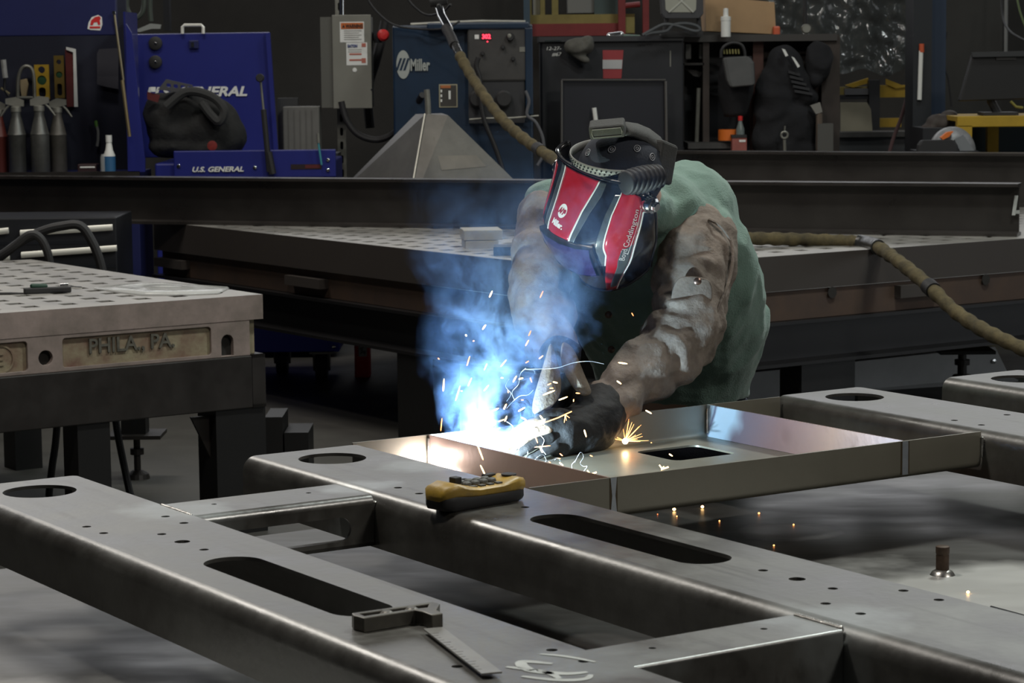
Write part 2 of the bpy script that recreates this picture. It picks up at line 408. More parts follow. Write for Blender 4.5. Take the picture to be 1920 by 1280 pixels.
panr_m = heat_steel('tempered_sheet', [(0, (.14, .10, .10)), (.35, (.20, .115, .085)), (.62, (.17, .10, .10)), (.80, (.15, .12, .15)), (.87, (.42, .54, .66)), (.955, (.50, .63, .76)), (.97, (.12, .10, .16)), (.985, (.50, .63, .76))])

m = MB(UV); th = 0.004; v0, v1 = 3.522, 4.150; zf = 0.882; R = 0.014; U0, U1 = 2.329, 3.404
hole = rrect(2.955 - U0, 3.93 - v0 - R, 3.115 - U0, 4.075 - v0 - R, 0.02, 5)
m.plate([(0, 0), (U1 - U0, 0), (U1 - U0, v1 - v0 - 2 * R), (0, v1 - v0 - 2 * R)], [hole], (U0, v0 + R, zf), (1, 0, 0), (0, 1, 0), (0, 0, 1), th)
def jprof(vs, sgn, top):
    o_ = [(vs - sgn * R * math.sin(t) + sgn * R, zf + R - th - R * math.cos(t) + 0.0) for t in [PI / 2 * i / 6 for i in range(7)]] + [(vs, top)]
    i_ = [(vs + sgn * (R - (R - th) * math.sin(t)), zf + R - th - (R - th) * math.cos(t)) for t in [PI / 2 * i / 6 for i in range(7)]] + [(vs + sgn * th, top)]
    return o_ + i_[::-1]
for vs, sg in ((v0, 1), (v1, -1)):
    lo = jprof(vs, sg, 0.951)
    m.loft([[(U0, v, z) for v, z in lo], [(U1, v, z) for v, z in lo]])
pan = m.build('pan', pan_m, frame, smooth=True, sharp=25, label='shallow pan of bent sheet with four upright walls')
for uw, uo in ((2.500, 2.504), (3.200, 3.204)):
    MB(UV).box((uw, v0 + th + 0.0005, zf + 0.0005), (uo, v1 - th - 0.0005, 0.9515)).build('end_wall', panw_m if uw < 3 else panr_m, pan)
tint = mat('heat_tint', (0.50, 0.54, 0.60), 0.4, 0.6, 0.3, 30)
tintb = mat('heat_tint_rim', (0.085, 0.062, 0.035), 0.5, 0.4)
for uw in (2.509, 3.203):
    w = 0.0085 if uw < 3 else 0.011
    MB(UV).box((uw - w, v0 - 0.0006, 0.886), (uw + w, v0 + 0.001, 0.9505)).build('heat_mark', tintb, pan)
    mm = MB(UV)
    pts = [(uw + (0.0035 + (0.004 if uw > 3 else 0.0035 * abs(k / 8 - .5) * 2)) * s_, v0 - 0.0011, 0.885 + 0.066 * k / 8) for s_, rg in ((-1, range(9)), (1, range(8, -1, -1))) for k in rg]
    mm.f([mm.v(p) for p in pts]); mm.build('weld_seam', tint, pan)
bead('weld_bead', (2.4985, 4.141, 0.945), (2.4985, 4.141, 0.895), 0.004, pan)
bead('weld_bead', (3.199, 4.141, 0.945), (3.199, 4.141, 0.89), 0.003, pan)
bead('weld_bead', (3.406, 3.521, 0.94), (3.406, 3.521, 0.90), 0.004, pan)
hot = mat('molten_bead', (1, 0.9, 0.8), 0.5, emit=(1.0, 0.93, 0.88), es=40)
bead('molten_bead', (2.4955, 4.12, 0.888), (2.4955, 4.05, 0.888), 0.0055, pan, 24, hot)['label'] = 'white hot molten weld bead'
hotb = mat('molten_pool', (1, 1, 1), 0.5, emit=(0.75, 0.88, 1.0), es=80)
MB().ball(uvw(2.515, 4.045, 0.889), 0.008, n=12, m=8).build('molten_pool', hotb, pan, smooth=True)

# soapstone scribbles on the near rail
mm = MB(UV)
for k, (pts, w) in enumerate([([(1.665, 2.47), (1.64, 2.50), (1.625, 2.46), (1.65, 2.42), (1.68, 2.41)], .008), ([(1.60, 2.44), (1.625, 2.40), (1.655, 2.385), (1.675, 2.40)], .006), ([(1.61, 2.49), (1.635, 2.44), (1.63, 2.40)], .006), ([(1.68, 2.52), (1.70, 2.49), (1.715, 2.44)], .004)]):
    pv = [Vector((*p, TOP + 0.0006)) for p in pts]; sm = []
    for i in range(len(pv) - 1):
        a, b, c, d = pv[max(i - 1, 0)], pv[i], pv[i + 1], pv[min(i + 2, len(pv) - 1)]
        for t in [j / 6 for j in range(6)]:
            sm.append(0.5 * (2 * b + (c - a) * t + (2 * a - 5 * b + 4 * c - d) * t * t + (3 * b - a - 3 * c + d) * t ** 3))
    L = []; Rr = []
    for i, p in enumerate(sm):
        dd = (sm[min(i + 1, len(sm) - 1)] - sm[max(i - 1, 0)]).normalized(); n_ = Vector((-dd.y, dd.x, 0)) * w * (.4 + .6 * math.sin(PI * (i + 1) / (len(sm) + 1)))
        L.append(mm.v(p + n_)); Rr.append(mm.v(p - n_))
    for i in range(len(L) - 1): mm.f([L[i], L[i + 1], Rr[i + 1], Rr[i]])
mm.build('chalk_scribble', chalk, frame)

# table plate below
TZ = 0.757
plate_m = mat('table_plate', (0.070, 0.067, 0.062), 0.40, 0.1, 0.65, 3.2, col2=(0.028, 0.026, 0.023), bump=0.012, bscale=30, rvar=0.12, stretch=(0.5, 1.6, 1), ior=1.5)
def worn_lit_patches(m, spots):
    """brighter areas around the given points: scrubbed steel, and light painted into the colour"""
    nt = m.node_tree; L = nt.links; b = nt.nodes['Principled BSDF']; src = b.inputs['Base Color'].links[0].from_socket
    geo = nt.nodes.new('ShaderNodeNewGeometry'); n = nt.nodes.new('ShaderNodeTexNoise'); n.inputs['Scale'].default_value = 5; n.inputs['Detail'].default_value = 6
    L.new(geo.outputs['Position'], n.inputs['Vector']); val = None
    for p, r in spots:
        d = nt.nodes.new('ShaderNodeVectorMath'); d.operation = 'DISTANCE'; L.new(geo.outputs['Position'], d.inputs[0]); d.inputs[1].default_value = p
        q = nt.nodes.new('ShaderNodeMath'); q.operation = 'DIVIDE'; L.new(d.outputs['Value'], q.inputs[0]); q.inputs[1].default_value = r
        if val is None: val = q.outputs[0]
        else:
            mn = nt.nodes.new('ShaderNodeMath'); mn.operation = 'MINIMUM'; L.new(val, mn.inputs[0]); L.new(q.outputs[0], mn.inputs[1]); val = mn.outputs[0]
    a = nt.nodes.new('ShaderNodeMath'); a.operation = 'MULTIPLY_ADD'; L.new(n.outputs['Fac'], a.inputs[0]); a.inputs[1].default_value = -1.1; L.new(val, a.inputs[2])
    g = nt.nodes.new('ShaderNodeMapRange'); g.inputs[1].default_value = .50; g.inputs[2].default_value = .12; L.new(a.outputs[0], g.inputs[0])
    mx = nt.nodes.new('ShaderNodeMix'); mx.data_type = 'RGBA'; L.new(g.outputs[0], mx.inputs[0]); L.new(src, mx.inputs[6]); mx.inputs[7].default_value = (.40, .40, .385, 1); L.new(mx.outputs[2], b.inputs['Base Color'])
worn_lit_patches(plate_m, [(uvw(2.95, 2.95, TZ), .42), (uvw(1.12, 3.15, TZ), .50), (uvw(3.08, 3.72, TZ), .10)])  # scrubbed by the stud; lower left is reflected light painted into the colour
table = thing('work_table', 'flat steel plate table under the welded frame', 'table', uvw(2.8, 2.6, 0))
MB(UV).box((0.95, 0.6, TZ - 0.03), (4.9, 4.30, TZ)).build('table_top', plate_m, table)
for u in (1.05, 2.6, 4.6):
    for v in (0.9, 4.15): MB(UV).box((u - .05, v - .05, 0), (u + .05, v + .05, TZ - .03)).build('leg', steel_black, table)
st = PZ(1767, 1077, TZ)
rust = mat('rusty_rod', (0.10, 0.065, 0.045), 0.6, 0.5, 0.5, 60)
b_ = MB(); b_.lathe([(0.012, 0), (0.012, 0.036), (0.0115, 0.038), (0.0125, 0.040), (0.0125, 0.052), (0.011, 0.053), (0, 0.053)], st, n=20); b_.build('stud', rust, table, smooth=True)
b_ = MB(); b_.lathe([(0.023, 0), (0.019, 0.006), (0.012, 0.010), (0, 0.010)], st, n=20); b_.build('weld_bead', bead_mat, table, smooth=True)
for u in (1.62, 2.20, 3.53, 4.03):
    for v in (1.2, 2.0): MB(UV).box((u - .03, v - .03, TZ), (u + .03, v + .03, TOP - 0.006)).build('spacer_block', steel_dark, table)
a_, e_ = PZ(1858, 1138, TZ + .003), PZ(1985, 1172, TZ + .003)
tag(MB().tube([a_, e_], .0028, 8).build('shiny_line', mat('bright_strip', (.8, .8, .8), .2, 1.0), smooth=True), 'thin bright strip added for a shiny line on the table plate near the stud', 'rod')  # strip added to draw the bright streak of a plate edge
# ================================================================== the welder
jade = mat('green_cotton', (0.165, 0.265, 0.22), 0.9, 0, 0.25, 10, bump=0.25, bscale=250, sheen=0.2)
leather = mat('brown_suede', (0.265, 0.222, 0.188), 0.85, 0, 0.45, 16, col2=(0.125, 0.102, 0.086), bump=0.25, bscale=120, spec=.2)
black_leather = mat('black_leather', (0.009, 0.0085, 0.009), 0.8, 0, 0.4, 20, bump=0.25, bscale=90)
tan_leather = mat('tan_leather', (0.42, 0.33, 0.25), 0.8, 0, 0.3, 30, bump=0.2, bscale=120)
cuff_suede = mat('cuff_suede', (0.20, 0.165, 0.13), 0.85, 0, 0.4, 30, bump=0.3, bscale=120, spec=.2)
navy = mat('navy_denim', (0.018, 0.022, 0.035), 0.9, 0, 0.3, 30, bump=0.2, bscale=300)
skin = mat('skin', (0.45, 0.28, 0.21), 0.55)
boot_m = mat('boot_leather', (0.03, 0.022, 0.017), 0.6)
gloss_black = mat('gloss_black', (0.010, 0.010, 0.013), 0.22, 0.0, coat=0.6)
red_paint = mat('red_flake', (0.42, 0.012, 0.022), 0.25, 0.1, 0.2, 40, coat=0.7)
silver_paint = mat('silver_band', (0.20, 0.215, 0.215), 0.28, 0.6, 0.6, 14, col2=(0.05, 0.055, 0.06), coat=0.4)
white_line = mat('white_line', (0.72, 0.72, 0.70), 0.4)
chrome = mat('chrome', (0.75, 0.75, 0.75), 0.12, 1.0)
grey_pad = mat('grey_pad', (0.055, 0.055, 0.053), 0.85, 0, 0.2, 60, bump=0.15, bscale=200)
plastic_grey = mat('grey_plastic', (0.20, 0.195, 0.18), 0.5)
black_rubber = mat('black_rubber', (0.02, 0.019, 0.020), 0.6)
bandana_m = mat('bandana', (0.028, 0.032, 0.045), 0.9, bump=0.1, bscale=200)
bandana_w = mat('bandana_print', (0.30, 0.30, 0.32), 0.9)
lens_m = mat('dark_lens', (0.030, 0.022, 0.085), 0.08, 0.2, coat=0.8)

def blob(name, mb, mt, parent, vox=0.008, it=8, disp=None, label=None):
    tmp = mb.build('tmp', mt); me0 = tmp.data
    r = tmp.modifiers.new('r', 'REMESH'); r.mode = 'VOXEL'; r.voxel_size = vox
    s_ = tmp.modifiers.new('s', 'SMOOTH'); s_.iterations = it; s_.factor = 0.5
    bpy.context.view_layer.update()
    me = bpy.data.meshes.new_from_object(tmp.evaluated_get(bpy.context.evaluated_depsgraph_get()))
    loc = tmp.location.copy(); bpy.data.objects.remove(tmp); bpy.data.meshes.remove(me0)
    me.name = name
    if disp:
        nrm = [v.normal.copy() for v in me.vertices]
        for v, n in zip(me.vertices, nrm): v.co += n * disp(v.co + loc, n)
    me.materials.clear(); me.materials.append(mt)
    me.polygons.foreach_set('use_smooth', [True] * len(me.polygons)); me.update()
    o = bpy.data.objects.new(name, me); COL.objects.link(o); o.location = loc
    if parent is not None: adopt(o, parent)
    if label: o['label'] = label
    return o
def nz(p, s, off=0.0): return noise.noise(Vector(p) * s + Vector((off, off * 1.7, off * 0.6)))
def ridged(p, s, off=0.0): return 1 - 2 * abs(nz(p, s, off))

sh_l, sh_r = P(1300, 450, 5.47), P(1045, 408, 5.50)
el_l, el_r = P(1292, 632, 5.30), P(1010, 553, 5.28)
wr_l, wr_r = P(1125, 783, 5.10), P(1052, 715, 5.10)
pel = P(1272, 800, 5.86); chest = P(1228, 500, 5.62); neck = P(1195, 385, 5.40)
HR = Matrix(((0.7186, -0.6719, -0.1793), (-0.6340, -0.5269, -0.5661), (-0.2859, -0.5204, 0.8046)))
HC = P(1134, 348, 5.22); HS = 0.953
def hl(x, y, z): return HC + HR @ (Vector((x, y, z)) * HS)
headc = hl(0, -0.055, 0.0)
foot_l = Vector((pel.x + 0.14, pel.y + 0.02, 0.0)); foot_r = Vector((pel.x - 0.12, pel.y - 0.02, 0.0))

b = MB()                                                         # the body under the clothes: one continuous surface
b.chain([(pel, .115), (P(1258, 650, 5.76), .115), (chest, .125), (neck, .06), (headc + Vector((.02, .03, -.02)), .058)])
b.ball(headc, .080, .095, .088, R=HR); b.ball(hl(0, .0, -.08), .055, .06, .06, R=HR)
b.chain([(chest, .09), (sh_l, .055), (el_l, .042), (wr_l, .030), (P(1075, 795, 5.01), .026)])
b.chain([(chest, .09), (sh_r, .055), (el_r, .042), (wr_r, .030), (P(1000, 752, 5.06), .024)])
for ft, sx in ((foot_l, .09), (foot_r, -.09)):
    b.chain([(pel + Vector((sx, 0, -.05)), .085), (Vector((ft.x, ft.y - .05, .48)), .058), (ft + Vector((0, 0, .10)), .042), (ft + Vector((-.02, -.13, .045)), .035)])
person = blob('person', b, skin, None, 0.012, 4)
tag(person, 'person in green and brown welding jacket, mask down, bending over the sparks', 'person')

# trousers and boots
b = MB()
for ft, sx in ((foot_l, .09), (foot_r, -.09)):
    b.chain([(pel + Vector((sx, 0, -.03)), .108), (Vector((ft.x, ft.y - .05, .48)), .080), (ft + Vector((0, 0, .09)), .070)])
b.chain([(pel + Vector((-.06, 0, .0)), .128), (pel + Vector((.06, 0, .0)), .128)])
blob('trousers', b, navy, person, 0.010, 6, lambda p, n: 0.006 * ridged((p.x, p.y, p.z * .6), 9))
for ft in (foot_l, foot_r):
    b = MB(); b.chain([(ft + Vector((0, .02, .16)), .058), (ft + Vector((0, .02, .065)), .056), (ft + Vector((-.03, -.14, .05)), .048), (ft + Vector((-.03, -.17, .045)), .042)])
    blob('boot', b, boot_m, person, 0.008, 4)

# jacket body
b = MB()
def ering(cx, cy, Y, a, d, sp, n=28):
    c = P(cx, cy, Y); S = Vector((0.95, -0.30, -0.06)).normalized(); B = Vector(sp).normalized().cross(S).normalized()
    return [c + S * (a * math.cos(t)) + B * (d * math.sin(t)) for t in [2 * PI * k / n for k in range(n)]]
sp = [(0, -.02, 1), (0, -.1, 1), (-.02, -.2, 1), (-.03, -.35, .95), (-.05, -.5, .85), (-.05, -.6, .75), (-.05, -.65, .65)]
rg = [(1270, 742, 5.83, .180, .150), (1264, 690, 5.80, .195, .155), (1250, 610, 5.73, .228, .165), (1236, 525, 5.65, .240, .17), (1222, 450, 5.58, .225, .155), (1208, 392, 5.50, .165, .125), (1196, 360, 5.44, .105, .09)]
b.loft([ering(*r, s_) for r, s_ in zip(rg, sp)])
b.ball(P(1278, 402, 5.58), .128, .13, .118); b.ball(P(1318, 470, 5.62), .10, .12, .12); b.ball(P(1345, 560, 5.70), .11, .12, .13)
b.capsule(sh_l + Vector((.01, .03, .005)), .086, P(1240, 405, 5.50), .08); b.capsule(sh_r + Vector((-.004, .02, .02)), .070, P(1140, 410, 5.52), .085)
b.ball(P(1206, 395, 5.38), .075, .07, .065); b.capsule(P(1372, 610, 5.74), .09, P(1355, 690, 5.80), .085)
def jdisp(p, n):
    w = (p.x, p.y * 0.9, p.z * .55)
    d = 0.017 * ridged(w, 5.5, 3) + 0.006 * ridged((p.x * 1.2, p.y, p.z * .8), 13, 8) + 0.0015 * nz(p, 60)
    return d - 0.013
jacket = blob('jacket', b, jade, person, 0.0075, 8, jdisp, label='green cotton jacket body')

# leather sleeves, open at the cuff
def sleeve(pts, label, cuff, seed):
    b = MB(); b.chain(pts)
    ax = (el := pts[-2][0], pts[-1][0])
    d = (pts[-1][0] - pts[-2][0]).normalized()
    L = [p for p, r in pts]
    def disp(p, n):
        best, s_, acc = 9e9, 0, 0
        for a, c in zip(L, L[1:]):
            v = c - a; t = max(0, min(1, (p - a).dot(v) / v.length_squared)); q = (p - (a + v * t)).length
            if q < best: best, s_ = q, acc + v.length * t
            acc += v.length
        wob = nz(p, 9, seed) * 1.6 + nz(p, 20, seed + 5) * .5
        f = math.sin(s_ * 62 + wob * 3.2)
        return 0.0085 * f * (0.45 + 0.6 * nz(p, 7, seed + 3)) + 0.012 * ridged(p, 8, seed) * .8 + .005 * ridged(p, 19, seed + 2) - 0.006 + 0.0012 * nz(p, 70)
    o = blob('sleeve', b, leather, person, 0.006, 6, disp, label)
    return o
sleeve([(P(1302, 452, 5.46), .089), (P(1305, 500, 5.40), .087), (P(1297, 560, 5.35), .083), (P(1285, 622, 5.30), .080), (P(1252, 664, 5.25), .075), (P(1210, 695, 5.20), .068), (P(1163, 738, 5.14), .058), (P(1142, 757, 5.115), .056)], 'brown leather sleeve with chest-side pocket and arc light on it', None, 2)
sleeve([(P(1032, 412, 5.49), .072), (P(1017, 470, 5.42), .068), (P(1011, 530, 5.32), .066), (P(1014, 575, 5.27), .063), (P(1030, 625, 5.19), .056), (P(1043, 670, 5.14), .048)], 'brown leather sleeve in the shade behind the smoke', None, 11)
# sleeve pocket flap, seam cords, snaps, collar
def seam(name, pts, r, mt, par=None): return MB().tube(pts, r, 6, sub=5).build(name, mt, par or person, smooth=True)
seam('sleeve_seam', [P(1328, 411, 5.385), P(1352, 425, 5.38), P(1371, 455, 5.37), P(1374, 490, 5.35), P(1366, 530, 5.32), P(1345, 580, 5.27), P(1332, 612, 5.255)], .0035, leather)
m = MB(); m.loft([[P(1262, 512, 5.262), P(1310, 516, 5.262), P(1344, 522, 5.275)], [P(1255, 570, 5.262), P(1300, 580, 5.255), P(1332, 588, 5.262)], [P(1252, 598, 5.262), P(1290, 606, 5.254), P(1322, 612, 5.258)]], closed=False)
pk = m.build('sleeve_pocket', leather, person, smooth=True); sd = pk.modifiers.new('t', 'SOLIDIFY'); sd.thickness = .006; sd.offset = 0; pk.modifiers.new('s', 'SUBSURF').render_levels = 2
for q in ((1308, 527, 5.250), (1141, 590, 5.485), (1146, 655, 5.60)):
    m = MB(); c = P(*q); m.lathe([(.0085, 0), (.0085, .002), (.006, .004), (0, .0045)], c, (0, -1, .1), 14); m.build('snap', mat('snap_brass', (.25, .17, .14), .3, .9), person, smooth=True)

# gloves -------------------------------------------------------------
def fingers(b, lst):
    for ch in lst: b.chain(ch, 10)
b = MB()                                                         # left glove: gauntlet and a hand with five fingers
b.chain([(P(1128, 768, 5.10), .056), (P(1112, 790, 5.07), .060), (P(1085, 806, 5.03), .050), (P(1055, 808, 4.985), .040)])
b.capsule(P(1118, 808, 5.08), .044, P(1095, 826, 5.06), .036); b.capsule(P(1095, 826, 5.06), .036, P(1050, 832, 4.99), .028)
b.chain([(P(1055, 790, 4.98), .026), (P(1024, 795, 4.95), .022)]); b.chain([(P(1062, 820, 4.985), .028), (P(1035, 828, 4.955), .022)])
gl = blob('glove', b, black_leather, person, 0.005, 5, lambda p, n: 0.004 * ridged(p, 16, 4) + .0015 * nz(p, 60), label='black leather gauntlet glove with tan fingers')
for k, (ch, mt) in enumerate([([(P(1022, 788, 4.945), .013), (P(992, 797, 4.925), .0120), (P(966, 812, 4.91), .0105), (P(952, 822, 4.905), .009)], tan_leather),
           ([(P(1024, 803, 4.94), .0135), (P(996, 812, 4.92), .0125), (P(975, 828, 4.905), .011), (P(962, 836, 4.90), .009)], tan_leather),
           ([(P(1030, 820, 4.94), .013), (P(1003, 830, 4.92), .0120), (P(985, 842, 4.905), .0105), (P(974, 850, 4.90), .009)], black_leather),
           ([(P(1042, 836, 4.945), .0115), (P(1020, 846, 4.93), .0105), (P(1004, 855, 4.92), .0095), (P(995, 858, 4.915), .008)], black_leather),
           ([(P(1080, 790, 5.0), .0165), (P(1050, 776, 4.965), .0135), (P(1022, 778, 4.945), .0115), (P(1008, 784, 4.935), .010)], black_leather)]):
    bb = MB(); bb.chain(ch, 12); blob('thumb' if k == 4 else 'finger', bb, mt, gl, 0.0028, 3, lambda p, n: 0.0012 * ridged(p, 45))
# right glove: flared gauntlet with tan panels, hand closed on the torch grip
tA, tB = P(1030, 762, 5.05), P(925, 800, 4.945)                    # torch grip axis
td = (tB - tA).normalized(); ta = td.cross(Vector((0, 0, 1))).normalized(); tb_ = ta.cross(td).normalized()
b = MB(); b.chain([(P(1056, 708, 5.10), .038), (P(1044, 728, 5.09), .041), (P(1018, 740, 5.07), .044), (P(985, 752, 5.045), .043), (P(955, 766, 5.015), .036)])
gr = blob('glove', b, black_leather, person, 0.005, 5, lambda p, n: 0.003 * ridged(p, 18, 9), label='black gauntlet glove with flared tan cuff')
for k in range(5):
    s_ = [.56, .68, .80, .91, .48][k]; c = tA.lerp(tB, s_); rr = .026
    ang = [120, 70, 15, -45] if k < 4 else [110, 170, 215, 250]
    if k == 4: c = c
    bb = MB(); bb.chain([(c + (ta * math.cos(math.radians(a)) + tb_ * math.sin(math.radians(a))) * rr + td * (.004 * i if k < 4 else .012 * i), [.0135, .0125, .0115, .0095][i]) for i, a in enumerate(ang)], 10)
    blob('thumb' if k == 4 else 'finger', bb, black_leather, gr, 0.003, 3)
cuffc, cuffa = P(1056, 712, 5.08), (P(1050, 655, 5.12) - P(1056, 712, 5.08))
ca = cuffa.normalized(); cx_ = ca.orthogonal().normalized(); cx_ = (Vector((1, 0, 0)) - ca * ca.x).normalized(); cy_ = ca.cross(cx_)
def cuffp(a, t, off=0.0):
    a_ = math.radians(a); r = .033 + .012 * t + off
    hgt = t * (0.95 + 0.20 * abs(math.sin(a_ * 1.0 + .2)) ** 3)
    return cuffc + cuffa * hgt + (cx_ * math.cos(a_) + cy_ * math.sin(a_)) * r
m = MB(); m.loft([[cuffp(a, t / 6) for a in range(0, 360, 12)] for t in range(7)], cap=False)
cf = m.build('gauntlet_cuff', black_leather, gr, smooth=True); cf.modifiers.new('t', 'SOLIDIFY').thickness = .003
def strip(name, rows, mt, par, th=.004):
    m = MB(); m.loft(rows, closed=False); o = m.build(name, mt, par, smooth=True)
    k = o.modifiers.new('t', 'SOLIDIFY'); k.thickness = th; k.offset = 0
    u = o.modifiers.new('s', 'SUBSURF'); u.levels = 2; u.render_levels = 2
    return o
strip('cuff_panel', [[P(1030, 642, 5.025), P(1033, 642, 5.025), P(1036, 646, 5.027)], [P(1017, 688, 5.0), P(1033, 688, 4.99), P(1052, 698, 5.01)], [P(1004, 728, 4.97), P(1024, 732, 4.96), P(1056, 738, 4.985)], [P(996, 758, 4.95), P(1012, 766, 4.94), P(1036, 764, 4.96)], [P(998, 776, 4.94), P(1007, 779, 4.938), P(1018, 776, 4.945)]], cuff_suede, gr)
strip('cuff_panel', [[P(1052, 638, 5.075), P(1062, 640, 5.07), P(1076, 652, 5.075)], [P(1049, 672, 5.05), P(1066, 670, 5.035), P(1088, 680, 5.06)], [P(1058, 704, 5.035), P(1078, 702, 5.02), P(1100, 710, 5.05)], [P(1074, 728, 5.025), P(1091, 727, 5.012), P(1109, 728, 5.04)], [P(1090, 743, 5.03), P(1099, 743, 5.025), P(1110, 739, 5.035)]], cuff_suede, gr)

# torch in the right hand --------------------------------------------
torch = thing('welding_torch', 'black welding torch gripped in the glove and pointing at the arc', 'torch', tA)
MB().tube([tA - td * .03, tA, tA.lerp(tB, .5), tB], [.015, .016, .017, .014], 14).build('grip', black_rubber, torch, smooth=True)
tip = ARC + Vector((0.016, 0.036, 0.014))
MB().tube([tB - td * .01, tB + td * .03, tB.lerp(tip, .6) + Vector((0, 0, .022)), tip.lerp(tB, .25)], .0085, 12, sub=6).build('neck', chrome, torch, smooth=True)
MB().tube([tip.lerp(tB, .35) + Vector((0, 0, .006)), tip], [.0105, .009], 14).build('nozzle', mat('copper', (.5, .25, .15), .35, .9), torch, smooth=True)
MB().tube([tA - td * .025, tA - td * .10 + Vector((.02, .02, 0)), P(1130, 735, 5.22), P(1180, 790, 5.30), P(1300, 830, 5.3), P(1400, 800, 5.45)], .008, 10, sub=6).build('cable', black_rubber, torch, smooth=True)

# helmet -------------------------------------------------------------
TS = [0, .38, .68, 1.0]; HA = [.118, .128, .112, .072]; HB = [.035, .161, .141, .102]
def smi(t, ys):
    a = np.interp([t - .06, t - .03, t, t + .03, t + .06], TS, ys); return float(a.mean())
def hs(deg, t, off=0.0):
    th = math.radians(deg); a = smi(t, HA) + off; bq = smi(t, HB) + off; z = .067 - .291 * t
    s_, c = math.sin(th), math.cos(th); e = .85
    return hl(a * math.copysign(abs(s_) ** e, s_), (bq if c > 0 else .06) * math.copysign(abs(c) ** e, c), z)
helmet = MB()
degs = [d for d in range(-108, 109, 4)]
helmet.loft([[hs(d, t / 30) for d in degs] for t in range(31)], closed=False)
helmet = helmet.build('welding_helmet', gloss_black, person, smooth=True, label='glossy black welding mask with red panels')
k = helmet.modifiers.new('t', 'SOLIDIFY'); k.thickness = .004; k.offset = -1
def band(name, f0, f1, t0, t1, off, mt, nu=10, nv=24, label=None):
    m = MB(); rows = []
    for j in range(nv + 1):
        t = t0 + (t1 - t0) * j / nv; a, c = f0(t), f1(t)
        rows.append([hs(a + (c - a) * i / nu, t, off) for i in range(nu + 1)])
    m.loft(rows, closed=False); o = m.build(name, mt, helmet, smooth=True, sharp=0)
    q = o.modifiers.new('t', 'SOLIDIFY'); q.thickness = .0006; q.offset = -1
    return o
lerp = lambda xs, ys: (lambda t: float(np.interp(t, xs, ys)))
sL, sR = lerp([0.02, .2, .37], [-30, -24, -20]), lerp([0.02, .2, .37], [14, 7, 4.5])
wv = lambda f, d: (lambda t: f(t) + d)
band('silver_stripe', wv(sL, -9), wv(sL, -1.2), .02, .36, .0010, silver_paint)
band('white_pinstripe', wv(sL, -1.6), sL, .02, .37, .0016, white_line, 2)
band('red_stripe', sL, sR, .02, .37, .0012, red_paint)
band('white_pinstripe', sR, wv(sR, 1.7), .02, .38, .0016, white_line, 2)
band('silver_stripe', wv(sR, 1.2), lambda t: sR(t) + 12 - 22 * abs(t - .1), .02, .38, .0010, silver_paint)
pL, pR = lerp([.06, .2, .4, .5, .68, 1.0], [50, 44, 43, 44, 38, 27]), lerp([.06, .14, .27, .45, .68, 1.0], [66, 84, 84, 76, 66, 44])
band('silver_stripe', wv(pL, -9), wv(pL, -1.2), .08, .62, .0010, silver_paint)
band('white_pinstripe', wv(pL, -1.6), pL, .06, .62, .0016, white_line, 2)
band('red_cheek_panel', pL, pR, .06, .99, .0012, red_paint)
band('white_pinstripe', wv(pR, -.2), wv(pR, 1.6), .27, .99, .0016, white_line, 2)
band('silver_stripe', lambda t: pR(t) - 16 + 14 * abs(t - .6), wv(pR, -2), .50, .95, .0016, silver_paint)
# mirrored panel on the far cheek
band('red_cheek_panel', lambda t: -pR(t), lambda t: -pL(t), .06, .99, .0012, red_paint)
# lens
m = MB(); ln = lambda d, t, o: hs(d, t, o)
rows = []
for o_, g in ((0.0, 0), (.013, 0), (.014, 2.5)):
    rows.append([ln(-30 + g, .375 + g * .004, o_), ln(-15, .375 + g * .004, o_), ln(0, .375 + g * .004, o_), ln(15, .375 + g * .004, o_), ln(31 - g, .375 + g * .004, o_), ln(33 - g, .52, o_), ln(34 - g, .70 - g * .004, o_), ln(17, .72 - g * .004, o_), ln(0, .725 - g * .004, o_), ln(-17, .72 - g * .004, o_), ln(-34 + g, .70 - g * .004, o_), ln(-32 + g, .52, o_)])
m.loft(rows, cap=False); m.build('lens_frame', gloss_black, helmet)
m = MB(); m.loft([[ln(d, t, .0125) for d in range(-28, 30, 4)] for t in (.385, .46, .54, .62, .715)], closed=False); m.build('lens', lens_m, helmet, smooth=True)
m = MB(); m.tube([hs(d, .0, .001) for d in range(-105, 106, 5)], .004, 8); m.build('top_rim', gloss_black, helmet, smooth=True)
m = MB(); m.tube([hs(d, 1.0, .0) for d in range(-100, 101, 5)], .003, 8); m.build('bottom_rim', gloss_black, helmet, smooth=True)
m = MB(); m.tube([hs(-108, t / 12, .0) for t in range(13)], .004, 8); m.tube([hs(108, t / 12, .0) for t in range(13)], .004, 8); m.build('side_rim', gloss_black, helmet, smooth=True)
# emblem and words
def onhelm(d0, t0, rot, off=.0022):
    """text plane laid on the shell: x to the wearer's left, y up, turned by rot degrees"""
    c, s_ = math.cos(math.radians(rot)), math.sin(math.radians(rot))
    def f(x, y):
        X, Y_ = c * x - s_ * y, s_ * x + c * y
        t = t0 - Y_ / .31
        return hs(d0 + math.degrees(X / .128), t, off)
    return f
fm = onhelm(-9.5, .235, -4)
m = MB(); N = 24
vs = [m.v(fm(.0115 * math.cos(2 * PI * i / N), .0115 * math.sin(2 * PI * i / N))) for i in range(N)]; vc = m.v(fm(0, 0))
for i in range(N): m.f([vc, vs[i], vs[(i + 1) % N]])
m.build('emblem_disc', white_line, helmet, norm=False)
fm2 = onhelm(-9.5, .235, -4, .0034)
m = MB()
for i in (-1, 0, 1): m.f([m.v(fm2(x, y)) for x, y in ((i * .0058 - .0040, -.005), (i * .0058 - .0012, -.005), (i * .0058 + .0035, .005), (i * .0058 + .0007, .005))])
m.build('emblem_bars', red_paint, helmet, norm=False)
